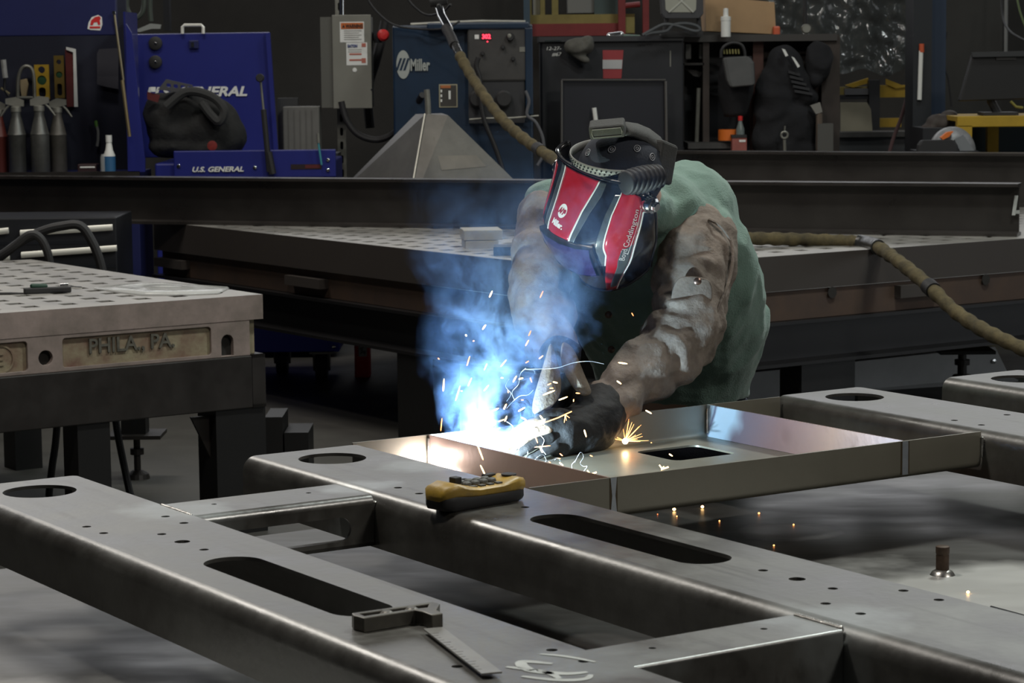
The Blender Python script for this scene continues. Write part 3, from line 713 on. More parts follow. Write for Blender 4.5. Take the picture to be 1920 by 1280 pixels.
MB().text('Miller.', .0125, (0, 0, 0), (1, 0, 0), (0, 1, 0), bold=.0006, align='CENTER', mapf=onhelm(-9.5, .318, -4, .0026)).build('maker_lettering', white_line, helmet, norm=False)
MB().text('Boyd Coddington', .021, (0, 0, 0), (1, 0, 0), (0, 1, 0), shear=.45, sx=.88, mapf=onhelm(60, .63, 71, .0026)).build('signature_lettering', mat('signature_ink', (.55, .50, .48), .4), helmet, norm=False)
m = MB(); m.tube([onhelm(60, .63, 71, .0028)(x, y) for x, y in ((.02, -.004), (.06, -.006), (.10, -.007), (.15, -.008))], .0005, 5); m.build('signature_flourish', MATS['signature_ink'], helmet)
# knob and headgear
m = MB(); kn = hl(.132, 0, 0); kd = HR @ Vector((1, 0, 0))
m.lathe([(.019, -.012), (.021, -.004), (.021, .006), (.017, .012), (.011, .014), (.011, .02), (.0085, .022), (0, .022)], kn, kd, 10); m.build('pivot_knob', chrome, helmet, smooth=True)
m = MB(); m.lathe([(.019, -.012), (.021, -.004), (.021, .006), (.017, .012), (0, .014)], hl(-.132, 0, 0), -kd, 10); m.build('pivot_knob', chrome, helmet, smooth=True)
b = MB(); b.ball(headc, .090, .104, .098, R=HR, n=28, m=18)
ban = b.build('skull_cap', bandana_m, person, smooth=True, label='black cloth skull cap with pale printed figures')
for (x, y, z) in ((-.03, .05, .075), (.02, .03, .09), (.055, -.01, .08), (.03, .07, .06), (.075, -.03, .05), (.0, -.03, .10), (.06, .05, .035), (.08, .01, .02)):
    n_ = Vector((x / .09, (y) / .104, z / .098)).normalized(); n2 = Vector((x / .09 ** 2, y / .104 ** 2, z / .098 ** 2)).normalized()
    c = headc + HR @ Vector((n_.x * .0905, n_.y * .1045, n_.z * .0985)); a = (HR @ n2).orthogonal().normalized(); e = (HR @ n2).cross(a)
    m = MB()
    for r in (.0085, .0035): m.tube([c + a * (r * math.cos(q)) + e * (r * .8 * math.sin(q)) for q in [2 * PI * i / 12 for i in range(13)]], .0011, 5)
    m.build('printed_figure', bandana_w, ban, smooth=True)
rp = lambda a, dz: hl(.097 * math.sin(math.radians(a)), -.053 + .104 * math.cos(math.radians(a)), .042 + .046 * math.cos(math.radians(a)) + dz)
m = MB(); m.loft([[rp(a, -.011) for a in range(-100, 101, 5)], [rp(a, .011) for a in range(-100, 101, 5)]], closed=False)
hbnd = m.build('head_band', plastic_grey, person, smooth=True); hbnd.modifiers.new('t', 'SOLIDIFY').thickness = .002
m = MB()
for a in range(-90, 92, 6):
    for dz in (-.005, .004): m.lathe([(.0022, 0), (.0022, .001), (0, .001)], rp(a + (3 if dz > 0 else 0), dz) + (rp(a, dz) - headc).normalized() * .001, (rp(a, dz) - headc), 8)
m.build('band_slots', black_rubber, hbnd)
m = MB(); m.obox(P(1139, 241, 5.17), Vector((.037, -.004, .003)), Vector((.002, .022, .008)), Vector((-.002, -.004, .0135)))
pad = m.build('brow_pad', grey_pad, person, bevel=.005)
m = MB(); c = P(1139, 241, 5.17); A_, C_ = Vector((.037, -.004, .003)), Vector((-.002, -.004, .0135)); o_ = Vector((-.002, -.0235, -.008))
m.tube([c + o_ + A_ * x + C_ * y for x, y in ((-.8, -.6), (.8, -.6), (.85, 0), (.8, .6), (-.8, .6), (-.85, 0), (-.8, -.6))], .0009, 5); m.build('stitching', plastic_grey, pad)
def ribbon(pts, wv_, mt, name):
    m = MB(); m.loft([[Vector(p) - w_ for p, w_ in zip(pts, wv_)], [Vector(p) + w_ for p, w_ in zip(pts, wv_)]], closed=False)
    o = m.build(name, mt, person, smooth=True); o.modifiers.new('t', 'SOLIDIFY').thickness = .006; return o
wq = Vector((.004, .022, .012))
ribbon([P(1168, 243, 5.18), P(1190, 246, 5.20), P(1212, 255, 5.22), P(1232, 270, 5.24), P(1244, 288, 5.25)], [wq] * 5, grey_pad, 'crown_strap')
m = MB(); m.obox(P(1238, 303, 5.25), Vector((.015, -.018, -.002)), Vector((.018, .022, -.008)), Vector((.008, .008, .042))); m.build('nape_pad', grey_pad, person, bevel=.006)
m = MB(); A0, A1 = P(1172, 343, 5.10), P(1236, 330, 5.16); rr = []
for i in range(31): rr.append((.022 + .004 * math.sin(i * PI / 2.0) + .004 * math.sin(PI * i / 30), (A1 - A0).length * i / 30))
m.lathe([(0, 0)] + rr + [(0, rr[-1][1])], A0, A1 - A0, 18); m.build('ribbed_ratchet_cover', black_rubber, person, smooth=True, sharp=0)
# ================================================================== fume, sparks
def smoke_mat():
    m = bpy.data.materials.new('weld_fume'); m.use_nodes = True; nt = m.node_tree; nt.nodes.clear(); L = nt.links
    def N(t, **k):
        n = nt.nodes.new(t)
        for a, b_ in k.items(): setattr(n, a, b_)
        return n
    def M(op, a, b_=None, c=None):
        n = N('ShaderNodeMath', operation=op); n.use_clamp = False
        for i, x in enumerate((a, b_, c)):
            if x is None: continue
            if isinstance(x, (int, float)): n.inputs[i].default_value = x
            else: L.new(x, n.inputs[i])
        return n.outputs[0]
    out = N('ShaderNodeOutputMaterial'); vol = N('ShaderNodeVolumeScatter')
    vol.inputs['Color'].default_value = (0.25, 0.46, 1.0, 1); vol.inputs['Anisotropy'].default_value = 0.1
    L.new(vol.outputs[0], out.inputs['Volume'])
    geo = N('ShaderNodeNewGeometry')
    sub = N('ShaderNodeVectorMath', operation='SUBTRACT'); L.new(geo.outputs['Position'], sub.inputs[0]); sub.inputs[1].default_value = ARC
    # swirl the coordinates
    n0 = N('ShaderNodeTexNoise'); n0.inputs['Scale'].default_value = 8.0; n0.inputs['Detail'].default_value = 4
    L.new(sub.outputs[0], n0.inputs['Vector'])
    s0 = N('ShaderNodeVectorMath', operation='SUBTRACT'); L.new(n0.outputs['Color'], s0.inputs[0]); s0.inputs[1].default_value = (.5, .5, .5)
    sc = N('ShaderNodeVectorMath', operation='SCALE'); L.new(s0.outputs[0], sc.inputs[0]); sc.inputs['Scale'].default_value = 0.21
    ad = N('ShaderNodeVectorMath', operation='ADD'); L.new(sub.outputs[0], ad.inputs[0]); L.new(sc.outputs[0], ad.inputs[1])
    xyz = N('ShaderNodeSeparateXYZ'); L.new(ad.outputs[0], xyz.inputs[0]); x, y, z = xyz.outputs
    raw = N('ShaderNodeSeparateXYZ'); L.new(sub.outputs[0], raw.inputs[0]); zr = raw.outputs[2]
    h = M('MAXIMUM', z, 0.0)
    cx = M('ADD', M('MULTIPLY', h, 0.30), 0.0); cy = M('MULTIPLY', h, 0.15)
    R = M('ADD', M('MULTIPLY', h, 0.44), 0.054)
    dx = M('SUBTRACT', x, cx); dy = M('SUBTRACT', y, cy)
    d = M('SQRT', M('ADD', M('MULTIPLY', dx, dx), M('MULTIPLY', dy, dy)))
    core = M('POWER', M('MAXIMUM', M('SUBTRACT', 1.0, M('DIVIDE', d, R)), 0.0), 0.8)
    n1 = N('ShaderNodeTexNoise'); n1.inputs['Scale'].default_value = 15.0; n1.inputs['Detail'].default_value = 6; n1.inputs['Roughness'].default_value = .6; n1.inputs['Distortion'].default_value = 0.9
    mp = N('ShaderNodeMapping'); mp.inputs['Scale'].default_value = (1.2, 1.0, 0.75); L.new(ad.outputs[0], mp.inputs[0]); L.new(mp.outputs[0], n1.inputs['Vector'])
    w = N('ShaderNodeMapRange'); w.inputs[1].default_value = .47; w.inputs[2].default_value = .61; L.new(n1.outputs['Fac'], w.inputs[0])
    fade = M('POWER', M('MAXIMUM', M('SUBTRACT', 1.0, M('DIVIDE', M('MAXIMUM', zr, 0.0), 0.60)), 0.0), 1.3)
    fall = M('MULTIPLY', M('POWER', 2.718, M('MULTIPLY', h, -2.0)), fade)
    low = N('ShaderNodeMapRange'); low.inputs[1].default_value = -.03; low.inputs[2].default_value = .03; L.new(zr, low.inputs[0])
    den = M('MULTIPLY', M('MULTIPLY', M('MULTIPLY', core, w.outputs[0]), fall), low.outputs[0])
    den = M('MULTIPLY', den, 28.0)
    L.new(den, vol.inputs['Density'])
    m.cycles.volume_sampling = 'MULTIPLE_IMPORTANCE'
    return m
sm_m = smoke_mat()
m = MB()
rings = []
for h_ in (0.0, .05, .15, .3, .45, .62):
    r = .115 + .40 * h_; c = ARC + Vector((.010 + .3 * h_, .15 * h_, h_ - 0.015))
    rings.append([c + Vector((r * math.cos(t), r * math.sin(t), 0)) for t in [2 * PI * k / 24 for k in range(24)]])
m.loft(rings)
sm = m.build('weld_smoke', sm_m); tag(sm, 'blue lit plume of welding smoke rising from the arc', 'smoke', kind='stuff')
sm.data.materials[0] = sm_m

spk_o = mat('spark_orange', (1, .4, .1), .5, emit=(1.0, 0.36, 0.10), es=5)
spk_y = mat('spark_yellow', (1, .7, .3), .5, emit=(1.0, 0.58, 0.22), es=9)
spk_r = mat('spark_red', (1, .3, .1), .5, emit=(1.0, 0.20, 0.06), es=3)
S = [(570, 40, 65, 48, 'y'), (908, 42, 65, 50, 'r'), (525, 260, 55, 40, 'y'), (830, 300, 65, 40, 'r'), (812, 365, 60, 46, 'o'), (405, 315, -50, 14, 'y'), (455, 352, 10, 12, 'r'), (222, 470, -40, 14, 'r'),
     (420, 485, 72, 70, 'o'), (535, 525, 65, 48, 'r'), (655, 500, 50, 60, 'o'), (905, 460, 40, 36, 'o'), (812, 492, 35, 26, 'r'), (255, 645, 85, 85, 'y'), (430, 625, 65, 62, 'o'), (350, 700, 72, 105, 'o'),
     (375, 685, 0, 12, 'o'), (540, 665, 50, 50, 'o'), (645, 598, 0, 18, 'o'), (730, 605, 60, 48, 'y'), (770, 603, 15, 32, 'y'), (838, 612, -70, 34, 'r'), (1000, 628, -15, 32, 'y'), (975, 667, 0, 26, 'o'),
     (960, 640, 25, 28, 'o'), (957, 697, 22, 88, 'y'), (1052, 735, 20, 66, 'y'), (1150, 700, -5, 28, 'o'), (1122, 748, 85, 18, 'o'), (1450, 500, -8, 62, 'y'), (1425, 628, -35, 38, 'y'), (1622, 825, -30, 48, 'y'),
     (1200, 968, -75, 52, 'y'), (775, 808, 30, 52, 'y'), (780, 745, 0, 18, 'r'), (600, 810, 25, 50, 'y'), (665, 790, 65, 42, 'y'), (685, 690, -80, 18, 'o'), (670, 870, 70, 40, 'y'), (640, 882, 20, 44, 'o'), (790, 870, -30, 42, 'y'),
     (908, 862, -50, 36, 'y'), (500, 1095, -70, 110, 'y'), (522, 1225, -66, 106, 'y'), (1040, 1110, -40, 26, 'r'), (1240, 1118, -25, 20, 'o'), (1040, 1172, -40, 34, 'y'), (1025, 1135, -10, 20, 'o'), (1715, 1200, 55, 32, 'y'),
     (1770, 1112, -35, 30, 'y'), (905, 1075, -65, 50, 'y'), (875, 1010, -70, 46, 'o'), (240, 910, 84, 90, 'o'), (600, 945, 20, 70, 'o'), (770, 945, 22, 120, 'o'), (1515, 175, -60, 26, 'r'), (963, 1160, -30, 14, 'r'), (1640, 1030, 0, 8, 'o'),
     (915, 1055, 5, 110, 'o'), (700, 1070, 25, 40, 'r'), (740, 1090, 30, 46, 'r')]
for i, (cx, cy, a, ln_, kd_) in enumerate(S):
    px_, py_ = 760 + cx / 3.556, 540 + cy / 3.556
    Y = 4.70 + 0.10 * random.random() if px_ < 1000 else 4.78 + .06 * random.random()
    if (cx, cy) in ((500, 1095), (522, 1225)): Y = 4.40
    L_ = ln_ / 3.556 / FPX * Y / 2
    d = Vector((math.cos(math.radians(a)), .25 * (random.random() - .5), math.sin(math.radians(a)))) * L_
    c = P(px_, py_, Y); r = .00145 if kd_ == 'y' else .0011
    m = MB(); m.tube([c - d, c - d * .8, c, c + d * .8, c + d], [r * .12, r * .8, r, r * .75, r * .1], 7)
    o = m.build('spark', {'y': spk_y, 'o': spk_o, 'r': spk_r}[kd_], smooth=True)
    lab = {'y': 'bright yellow white spark sliver flying in the air from the weld', 'o': 'orange spark sliver flying in the air from the weld', 'r': 'dim red spark sliver flying in the air from the weld'}[kd_]
    tag(o, lab, 'spark', 'weld sparks in the air')
# forked spark, bursting spark, spatter lying on the steel
c = P(1046, 785, 4.80); m = MB()
m.tube([P(1018, 793, 4.80), P(1046, 783, 4.80), P(1072, 771, 4.80)], .0011, 6)
for q in ((1062, 788), (1068, 783), (1058, 792)): m.tube([P(1060, 777, 4.80), P(*q, 4.80)], [.001, .0004], 5)
tag(m.build('forked_spark', spk_o, smooth=True), 'long forked orange spark over the black glove', 'spark')
c = PZ(1172, 836, .888) + Vector((0, -.01, .012))
burst = thing('bursting_spark', 'spark bursting into a star on the pan floor beside the slot', 'spark', c)
MB().ball(c, .0062, n=12, m=8).build('core', mat('burst_core', (1, .8, .5), .5, emit=(1.0, .72, .35), es=40), burst, smooth=True)
for k in range(15):
    a = math.radians(random.choice([random.uniform(0, 110), random.uniform(0, 60), random.uniform(60, 200)])); l = random.uniform(.02, .05)
    d = Vector((math.cos(a), random.uniform(-.4, .4), math.sin(a))).normalized()
    MB().tube([c, c + d * l * .5, c + d * l], [.0008, .0007, .0002], 5).build('ray', spk_o, burst)
for q in ((1107, 889), (1242, 879)):
    c = P(*q, 4.74); m = MB(); m.tube([c, c + Vector((.012, 0, .004))], .0016, 6); m.tube([c, c + Vector((-.006, 0, .008))], .0013, 6)
    tag(m.build('hooked_spark', spk_y, smooth=True), 'small v-shaped yellow spark just over the pan edge, ' + ('by the left weld mark' if q[0] < 1200 else 'well right of the left weld mark'), 'spark')
for (x, y, r, k) in ((1233, 965, .0016, 'r'), (1264, 958, .0045, 'y'), (1269, 969, .002, 'o'), (1317, 953, .0042, 'y'), (1349, 978, .0022, 'o'), (1423, 964, .0028, 'o'), (1488, 985, .0022, 'o'), (1451, 1024, .0023, 'o'), (1815, 1113, .0036, 'y')):
    c = PZ(x, y, TZ) + Vector((0, 0, r * .9))
    o = MB().ball(c, r * .8, r * .7, r * .7, n=10, m=8).build('hot_spatter', {'y': spk_y, 'o': spk_o, 'r': spk_r}[k], smooth=True)
    tag(o, 'glowing orange spatter bead lying on the table plate under the frame', 'spark', 'spatter beads on the table plate')
fume = mat('fume_thread', (.75, .85, 1.0), .8)
FT = [[(835 + 168, 700), (1000, 694), (985, 692), (1040, 690), (1075, 680), (1105, 677), (1132, 682)], [(986, 690), (976, 700), (972, 720), (960, 735), (965, 750)], [(1000, 731), (990, 740), (975, 742), (962, 752), (950, 765)],
      [(1078, 866), (1088, 848), (1094, 856), (1088, 868), (1094, 874), (1101, 874), (1094, 884)], [(1075, 884), (1072, 872), (1078, 864)], [(1006, 858), (1018, 852), (1024, 864), (1012, 868), (1004, 860), (1028, 864), (1042, 858)],
      [(985, 800), (975, 812), (982, 826), (972, 842)], [(950, 790), (962, 800), (955, 815), (945, 830)], [(1008, 812), (1020, 824), (1016, 840), (1024, 852)], [(960, 845), (975, 838), (990, 846), (984, 860)], [(1040, 862), (1046, 858), (1051, 866)], [(955, 710), (948, 724), (958, 738), (950, 752)]]
for pts in FT:
    o = MB().tube([P(x, y, 4.74 + .02 * random.random()) for x, y in pts], .00045, 5, sub=6).build('fume_thread', fume, smooth=True)
    tag(o, 'thin curling blue white thread of fume near the gloves', 'fume thread', 'curling fume threads')
# ================================================================== platen tables, beams, hose, hand tools
def LP(px, py, M, axis, val):
    """where the line of sight through (px, py) meets the plane local[axis] = val of the frame M; local coordinates"""
    x = (px - 960) / FPX; y = -(py - 640) / FPX
    d = RGT * x + UPV * y + FWD; Mi = M.to_3x3().inverted()
    o = Mi @ Vector((0, 0, CAMH)); d = Mi @ d
    return o + d * ((val - o[axis]) / d[axis])
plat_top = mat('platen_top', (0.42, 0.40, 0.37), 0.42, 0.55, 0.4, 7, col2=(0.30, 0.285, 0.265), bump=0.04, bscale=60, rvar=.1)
plat_side = mat('platen_side', (0.33, 0.26, 0.235), 0.6, 0.2, 0.4, 7, col2=(0.17, 0.14, 0.12), bump=.08, bscale=50)
plat_paint = mat('old_cream_paint', (0.30, 0.275, 0.175), 0.7, 0, 0.75, 9, col2=(0.14, 0.07, 0.05), bump=.1, bscale=60)
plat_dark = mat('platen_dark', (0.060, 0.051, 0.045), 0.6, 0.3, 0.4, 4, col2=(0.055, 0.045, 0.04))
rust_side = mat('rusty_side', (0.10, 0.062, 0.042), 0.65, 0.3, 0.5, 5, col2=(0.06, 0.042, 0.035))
beam_m = mat('beam_steel', (0.034, 0.029, 0.026), 0.32, 0.05, 0.4, 3, col2=(0.018, 0.015, 0.014), ior=1.7, rvar=.08)
hole_in = mat('hole_shadow', (0.02, 0.018, 0.016), .9)

def slotted(M, u0, v0, u1, v1, z, th, gu, gv, pu, pv, hs_, name, mt, parent, skip=None):
    """plate with a grid of square holes: grid of cells, the hole cells opened and walled"""
    us = sorted({round(x, 5) for k in range(200) for x in (gu - pu * 100 + pu * k - hs_ / 2, gu - pu * 100 + pu * k + hs_ / 2) if u0 + .03 < x < u1 - .03} | {u0, u1})
    vs = sorted({round(x, 5) for k in range(200) for x in (gv - pv * 100 + pv * k - hs_ / 2, gv - pv * 100 + pv * k + hs_ / 2) if v0 + .03 < x < v1 - .03} | {v0, v1})
    m = MB(M); T, B = {}, {}
    def g(D, i, j, zz):
        if (i, j) not in D: D[i, j] = m.v((us[i], vs[j], zz))
        return D[i, j]
    def hole(i, j):
        if i < 1 or j < 1 or i > len(us) - 3 or j > len(vs) - 3: return False
        a, b_ = us[i + 1] - us[i], vs[j + 1] - vs[j]
        if abs(a - hs_) > .002 or abs(b_ - hs_) > .002: return False
        return not (skip and skip((us[i] + us[i + 1]) / 2, (vs[j] + vs[j + 1]) / 2))
    H = {(i, j) for i in range(len(us) - 1) for j in range(len(vs) - 1) if hole(i, j)}
    for i in range(len(us) - 1):
        for j in range(len(vs) - 1):
            if (i, j) in H:
                for (a, b_), (c, d) in (((i, j), (i + 1, j)), ((i + 1, j), (i + 1, j + 1)), ((i + 1, j + 1), (i, j + 1)), ((i, j + 1), (i, j))):
                    m.f([g(T, a, b_, z), g(T, c, d, z), g(B, c, d, z - th), g(B, a, b_, z - th)])
            else:
                m.f([g(T, i, j, z), g(T, i + 1, j, z), g(T, i + 1, j + 1, z), g(T, i, j + 1, z)])
                m.f([g(B, i, j, z - th), g(B, i, j + 1, z - th), g(B, i + 1, j + 1, z - th), g(B, i + 1, j, z - th)])
    n, k = len(us) - 1, len(vs) - 1; nf = len(m.bm.faces)
    for i in range(n):
        m.f([g(T, i, 0, z), g(T, i + 1, 0, z), g(B, i + 1, 0, z - th), g(B, i, 0, z - th)]); m.f([g(T, i, k, z), g(T, i + 1, k, z), g(B, i + 1, k, z - th), g(B, i, k, z - th)])
    for j in range(k):
        m.f([g(T, 0, j, z), g(T, 0, j + 1, z), g(B, 0, j + 1, z - th), g(B, 0, j, z - th)]); m.f([g(T, n, j, z), g(T, n, j + 1, z), g(B, n, j + 1, z - th), g(B, n, j, z - th)])
    m.bm.faces.ensure_lookup_table()
    for q in m.bm.faces[nf:]: q.material_index = len(mt) - 1
    return m.build(name, mt, parent)

# ---- left platen
PU, PV, PT = 4.252, 7.708, 0.86
pl = thing('platen_table', 'cast steel platen with square holes and lettering cast on its front, on black stand', 'welding table', UVP @ Vector((3.5, 8.7, 0)))
slotted(UVP, 2.70, PV, PU, 9.735, PT, .088, 4.125, 7.845, .1415, .130, .056, 'slotted_top', [plat_top, plat_side], pl, skip=lambda u, v: u > 4.05 and v < 8.3)
MB(UVP).box((2.72, PV + .05, PT - .10), (PU - .02, 9.71, PT - .09)).build('web', hole_in, pl)
cc = LP(402, 549, UVP, 2, PT)
m = MB(UVP); m.lathe([(0, 0.0004), (.030, 0.0004), (.030, 0.0008), (0, .0008)], (cc.x, cc.y, PT), n=24); m.build('round_hole', hole_in, pl)
zl, zb = 0.772, 0.645
fr = lambda px, py: LP(px, py, UVP, 1, PV)
m = MB(UVP); us_ = 2.72
pan1 = [(fr(118, 660).x - us_, fr(118, 690).z - zb), (fr(397, 660).x - us_, fr(397, 601).z - zb)]
hole1 = fr(86, 671); arch = fr(427, 646)
pr = lambda x0, z0, x1, z1: rrect(x0, z0, x1, z1, .012, 4)
au, az = arch.x - us_, arch.z - zb
pan0 = fr(52, 665).x - us_
m.plate([(0, 0), (PU - .055 - us_, 0), (PU - .055 - us_, zl - zb), (0, zl - zb)],
        [pr(pan1[0][0], .012, pan1[1][0], .113), pr(pan0 - .26, .012, pan0, .113), circ(hole1.x - us_, hole1.z - zb, .026, 20),
         arcpts(au, az + .012, .024, 0, 180, 8) + [(au - .024, az - .04), (au + .024, az - .04)]],
        (us_, PV + .002, zb), (1, 0, 0), (0, 0, 1), (0, -1, 0), .022)
m.build('front_skirt', plat_side, pl, bevel=.002)
MB(UVP).box((us_, PV + .0245, zb), (PU - .056, PV + .05, zl)).build('skirt_back', hole_in, pl)
m = MB(UVP)
m.box((us_ + pan1[0][0] - .004, PV + .014, zb + .008), (us_ + pan1[1][0] + .004, PV + .0235, zb + .117))
m.build('name_panel', plat_paint, pl)
m = MB(UVP); m.box((us_ + pan0 - .264, PV + .014, zb + .008), (us_ + pan0 + .004, PV + .0235, zb + .117)); m.build('medallion_panel', plat_paint, pl)
mc = fr(4, 674); m = MB(UVP); m.lathe([(.048, -.001), (.048, .004), (.042, .004), (.042, .001), (0, .001)], (mc.x, PV + .0135, mc.z), (0, -1, 0), 28); md = m.build('medallion', plat_paint, pl)
MB(UVP).text('E', .06, (mc.x - .02, PV + .0125, mc.z - .021), (1, 0, 0), (0, 0, 1), (0, -1, 0), depth=.004, bold=.001).build('cast_letter', plat_paint, pl)
a, e = fr(168, 663), fr(350, 650)
MB(UVP).text('PHILA., PA.', .072, (a.x, PV + .0135, a.z), (1, 0, 0), (0, 0, 1), (0, -1, 0), depth=.006, bold=.0012, sx=.97).build('cast_lettering', mat('cast_letter_grey', (.16, .15, .12), .6, .3, .5, 40), pl)
m = MB(UVP); m.box((PU - .055, PV + .03, zb), (PU - .022, 9.70, zl)); m.box((2.72, PV + .05, zb), (PU - .06, PV + .08, zl - .005)); m.build('side_skirt', plat_paint, pl)
# stand: hollow beam along the front, legs, brace, jack foot
MB(UVP).box((2.70, PV - .012, .456), (PU - .055, PV + .10, zb)).build('stand_beam', steel_dark, pl, bevel=.004)
m = MB(UVP); w = .012; x0, x1, y0, y1, z0, z1 = PU - .055, PU - .002, PV - .012, PV + .10, .456, zb + .002
m.box((x0, y0, z0), (x1, y0 + w, z1)); m.box((x0, y1 - w, z0), (x1, y1, z1)); m.box((x0, y0, z0), (x1, y1, z0 + w)); m.box((x0, y0, z1 - w), (x1, y1, z1)); m.build('beam_end', steel_dark, pl)
MB(UVP).box((2.70, 9.5, .456), (PU - .01, 9.62, zb)).build('stand_beam', steel_dark, pl)
la = LP(405, 790, UVP, 1, PV + .0); lb = LP(498, 790, UVP, 1, PV + .0)
MB(UVP).box((la.x, PV, 0), (lb.x, PV + .14, .456)).build('leg', steel_black, pl)
la = LP(145, 800, UVP, 1, PV + .0); lb = LP(206, 800, UVP, 1, PV + .0)
MB(UVP).box((la.x, PV, 0), (lb.x, PV + .12, .456)).build('leg', steel_black, pl)
MB(UVP).box((PU - .2, 9.5, 0), (PU - .08, 9.62, .456)).build('leg', steel_black, pl)
q = [LP(357, 782, UVP, 1, PV + .05), LP(405, 778, UVP, 1, PV + .05), LP(405, 880, UVP, 1, PV + .05)]
MB(UVP).prism([(p.x - q[0].x, p.z) for p in q], (q[0].x, PV + .045, 0), (1, 0, 0), (0, 0, 1), (0, -1, 0), .012).build('brace', steel_dark, pl)
jf = thing('jack_stand', 'dark screw jack foot with a square plate under the platen with cast letters', 'jack', Vector((*P(258, 880, 9.9).xy, 0)))
jc = jf.location.copy()
m = MB(); m.box((jc.x - .11, jc.y - .1, .175), (jc.x + .11, jc.y + .1, .19)); m.build('plate', steel_dark, jf)
m = MB(); m.box((jc.x - .055, jc.y - .05, .19), (jc.x + .045, jc.y + .05, .46)); m.build('post', steel_black, jf)
m = MB(); m.lathe([(.014, .03), (.014, .10), (.028, .10), (.028, .125), (.014, .125), (.014, .175), (0, .175)], (jc.x, jc.y, 0), n=14); m.lathe([(.05, 0), (.045, .02), (.02, .035), (0, .035)], (jc.x, jc.y, 0), n=18); m.build('screw', steel_dark, jf)
for (x0, x1, pts, lab) in ((1, 1, [(108, 775), (104, 830), (97, 880), (92, 935)], 'black hose hanging left of the platen leg'), (2, 2, [(216, 780), (222, 820), (232, 870), (244, 925)], 'black hose hanging right of the platen leg')):
    pp = [P(x, y, 9.15) for x, y in pts]; pp = [pp[0] + Vector((0, 0, .06))] + pp + [Vector((pp[-1].x + .02, pp[-1].y, .02))]
    tag(MB().tube(pp, .014, 8, sub=5).build('hose', black_rubber, smooth=True), lab, 'hose')
for (x0, x1, y0, y1, lab) in ((496, 531, 782, 860, 'taller dark steel block on the floor behind the platen leg'), (533, 579, 811, 860, 'lower dark steel block beside the platen leg')):
    a, e = P(x0, y0, 9.6), P(x1, y1, 9.6); MBx = MB().box((a.x, 9.6, 0), (e.x, 9.85, a.z)); tag(MBx.build('steel_block', steel_black), lab, 'steel block')
# things on it
m = MB(UVP); pts = [(175, 541), (240, 533), (300, 531), (430, 540), (410, 550), (330, 553), (265, 553)]
q = [LP(x, y, UVP, 2, PT + .003) for x, y in pts]; c = sum(q, Vector()) / len(q)
rings = [[c + (p - c) * f + Vector((0, 0, z_)) for p in q] for f, z_ in ((1, 0), (.97, .006), (.7, .010), (.3, .013))]
m.loft([[Vector(p) for p in r] for r in rings], cap=False); m.f([m.v(p) for p in rings[-1]])
film = mat('clear_film', (.75, .75, .73), .12, alpha=.42, spec=.8, bump=.5, bscale=14)
o = m.build('plastic_sheet', film, smooth=True, sharp=0); o.modifiers.new('t', 'SOLIDIFY').thickness = .001
tag(o, 'clear crumpled plastic sheet lying on the platen corner', 'plastic sheet')
cl = thing('toggle_clamp', 'small black hand clamp with green grip lying on the holed platen', 'clamp', LP(95, 548, UVP, 2, PT))
cbase = LP(50, 551, UVP, 2, PT); cend = LP(128, 548, UVP, 2, PT)
dv = (cend - cbase).normalized(); sd_ = Vector((-dv.y, dv.x, 0))
m = MB(UVP); m.obox((cbase + cend) / 2 + Vector((0, 0, .012)), dv * .085, sd_ * .016, Vector((0, 0, .010))); m.build('body', black_rubber, cl, bevel=.004)
m = MB(UVP); m.capsule(cbase.lerp(cend, .15) + Vector((0, 0, .028)), .010, cbase.lerp(cend, .45) + Vector((0, 0, .026)), .009); m.build('grip', mat('dark_green', (.02, .06, .04), .4), cl, smooth=True)
m = MB(UVP); m.cyl(cbase.lerp(cend, .8) + Vector((0, 0, .026)), cend + Vector((0, 0, .026)), .008); m.cyl(cend + dv * .0 + Vector((0, 0, .02)), cend + dv * .05 + Vector((0, 0, .016)), .004); m.build('screw', chrome, cl, smooth=True)
m = MB(UVP); m.tube([cbase, cbase - dv * .06 + Vector((0, 0, .004)), cbase - dv * .16 + sd_ * .03 + Vector((0, 0, .004))], .005, 8); m.build('lever', black_rubber, cl, smooth=True)
def cable(name, pts, r, mt, lab, cat='cable', sub=6, n=10):
    return tag(MB().tube([P(*p) for p in pts], r, n, sub=sub).build(name, mt, smooth=True), lab, cat)
cable('cable', [(-30, 505, 10.6), (5, 478, 10.6), (40, 452, 10.6), (80, 433, 10.6), (115, 424, 10.6), (150, 423, 10.6), (172, 452, 10.6), (186, 486, 10.6), (196, 530, 10.6), (210, 600, 10.6)], .020, black_rubber, 'thick black cable looping high behind the left platen, larger loop')
cable('cable', [(-30, 498, 10.45), (20, 466, 10.45), (55, 440, 10.45), (75, 446, 10.45), (88, 470, 10.45), (94, 500, 10.45), (100, 560, 10.45)], .018, black_rubber, 'black cable in a small loop behind the left platen, inside the larger loop')

